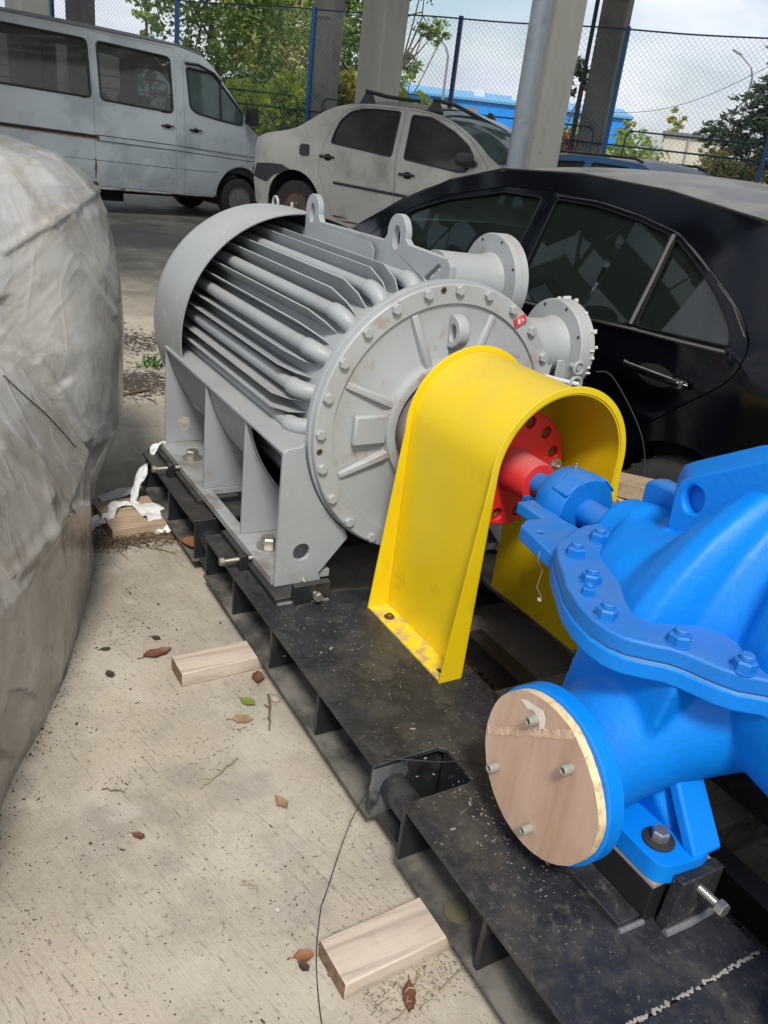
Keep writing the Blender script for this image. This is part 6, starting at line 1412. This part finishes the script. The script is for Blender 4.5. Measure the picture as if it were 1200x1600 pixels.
# ------------------------------------------------------------------ buildings
m_hblue = paint('hall_blue', (.006, .25, .80), .45, var=.05, bump=0); m_hwhite = paint('hall_white', (.62, .63, .63), .6, var=.06, bump=0); m_hroof = paint('hall_roof_light_blue', (.10, .33, .58), .45, var=.05, bump=0)
hl = Vector((-72.7, 44.0, 0)); hr = Vector((-61.1, 59.0, 0)); hd = (hr - hl); hl = hl - hd * .9; hd = hr - hl; HL = hd.length; hy = math.atan2(hd.y, hd.x)
ha = thing('industrial_hall', 'long bright blue industrial hall with a white lower wall beyond the fence', 'building', (hl.x, hl.y, GZ - .03), (0, 0, hy), local=True)
part(MB().box(0, HL, 0, 22, 0, 3.7), 'lower_wall', m_hwhite, ha); part(MB().box(-.1, HL + .1, -.12, 22.1, 3.7, 6.15), 'upper_wall', m_hblue, ha)
part(MB().add([(-.3, -.4, 6.152), (HL + .3, -.4, 6.152), (HL + .3, 11, 7.4), (-.3, 11, 7.4), (HL + .3, 22.4, 6.152), (-.3, 22.4, 6.152), (-.3, 11, 6.152), (HL + .3, 11, 6.152), (-.3, -.4, 6.35), (HL + .3, -.4, 6.35), (HL + .3, 11, 7.6), (-.3, 11, 7.6), (HL + .3, 22.4, 6.35), (-.3, 22.4, 6.35)],
     [(8, 9, 10, 11), (11, 10, 12, 13), (0, 1, 9, 8), (5, 13, 12, 4), (0, 8, 11, 13, 5), (1, 4, 12, 10, 9)]), 'roof', m_hroof, ha, smooth=0)
for i in range(int(HL / 1.2)): part(MB().box(i * 1.2 + .5, i * 1.2 + .58, -.15, -.121, 3.75, 6.1), 'wall_rib', m_hblue, ha)
m_win = paint('far_window', (.04, .05, .06), .2, bump=0)
for i in range(5):
    w = part(MB().box(HL * .45 + i * 4.2, HL * .45 + i * 4.2 + 2.0, -.06, -.001, 1.3, 2.8), 'window', m_win, ha); part(MB().box(HL * .45 + i * 4.2 - .08, HL * .45 + i * 4.2 + 2.08, -.09, -.001, 1.18, 1.3), 'sill', m_hwhite, w)
sg = part(MB().box(HL * .62, HL * .62 + 3.0, -.08, -.001, 2.75, 3.6), 'wall_sign', paint('sign_pale', (.7, .72, .75), .5, bump=0), ha); part(MB().lathe([(-.084, .30), (-.084, .22)], (HL * .62 + 1.5, 0, 3.15), 'y', 24), 'sign_ring', m_hblue, sg, smooth=0); part(MB().box(HL * .62 + 1.1, HL * .62 + 1.9, -.09, -.084, 3.1, 3.2), 'sign_bar', m_hblue, sg)
for i in range(4): part(MB().box(HL * .6 + i * 3.6, HL * .6 + i * 3.6 + 1.0, 4, 5.2, 6.7, 7.45), 'roof_vent', m_hwhite, ha)
cl = Vector((-27.65, 28.9, 0)); cr2 = Vector((-23.6, 32.6, 0)); c_d = cr2 - cl
cb = thing('cream_building', 'small cream flat-roofed building behind the fence left of the conifer', 'building', (cl.x, cl.y, GZ - .03), (0, 0, math.atan2(c_d.y, c_d.x)), local=True)
m_cream = paint('cream_render', (.60, .56, .47), .8, var=.08, vscale=1, dirt=(.38, .33, .26), damt=.5, dlo=.5, dhi=.7, dscale=1.2, bump=.1)
part(MB().box(0, c_d.length, 0, 5, 0, 3.27), 'wall', m_cream, cb); part(MB().box(-.12, c_d.length + .12, -.12, 5.12, 3.272, 3.40), 'roof', paint('roof_felt', (.16, .16, .16), .8), cb)
part(MB().cyl((1.0, -.05, .0), (1.0, -.05, 3.2), .05, n=8), 'rain_pipe', paint('pipe_grey', (.35, .33, .3), .6), cb)
d_ = part(MB().box(2.6, 3.5, -.05, -.001, 0, 2.1), 'door', paint('door_brown', (.16, .10, .06), .6), cb); part(MB().box(2.65, 2.8, -.08, -.05, 1.0, 1.05), 'handle', m_steel, d_)
wb_ = thing('white_building', 'white building glimpsed through the trees at the far left', 'building', (-38, 14, GZ - .03), (0, 0, 1.0), local=True)
part(MB().box(0, 10, 0, 6, 0, 3.2), 'wall', m_hwhite, wb_); part(MB().box(-.2, 10.2, -.2, 6.2, 3.202, 3.4), 'roof', m_vanroof, wb_)
for i in range(3): part(MB().box(1.2 + i * 3, 2.4 + i * 3, -.05, -.001, 1, 2.2), 'window', m_win, wb_)
# lamp posts and power line
m_lamp = paint('lamp_grey', (.25, .26, .27), .5, metal=.4, bump=0)
for px, D, h, s, lb in (((695, 130), 60, 7.7, -1, 'grey street lamp standing in front of the blue hall'), ((1163, 170), 72, 9.6, -1, 'grey street lamp rising left of the conifer')):
    x, y = at(px, D); la = thing('street_lamp', lb, 'street lamp', (x, y, GZ - .03), (0, 0, math.atan2(y, x) + math.pi / 2), 'street lamps', local=True)
    part(MB().tube([(0, 0, 0), (0, 0, h * .93), (.25, 0, h)], [.11, .075, .06], 10), 'pole', m_lamp, la)
    part(MB().tube([(.25, 0, h), (1.2, 0, h + .75)], .05, 8), 'arm', m_lamp, la); part(MB().obox((1.45, 0, h + .88), (.35, 0, .15), (0, .14, 0), (-.03, 0, .06)), 'lamp_head', m_lamp, la, .03)
x0, y0 = at((950, 190), 70); x1, y1 = at((1200, 160), 60)
P = [(x0 + (x1 - x0) * i / 20, y0 + (y1 - y0) * i / 20, 5.55 + 3.1 * i / 20 - .9 * math.sin(math.pi * i / 20)) for i in range(21)]
single(MB().tube(P, .018, 5), 'power_line', m_ptrim, 'thin overhead wire crossing the sky left of the conifer', 'wire')
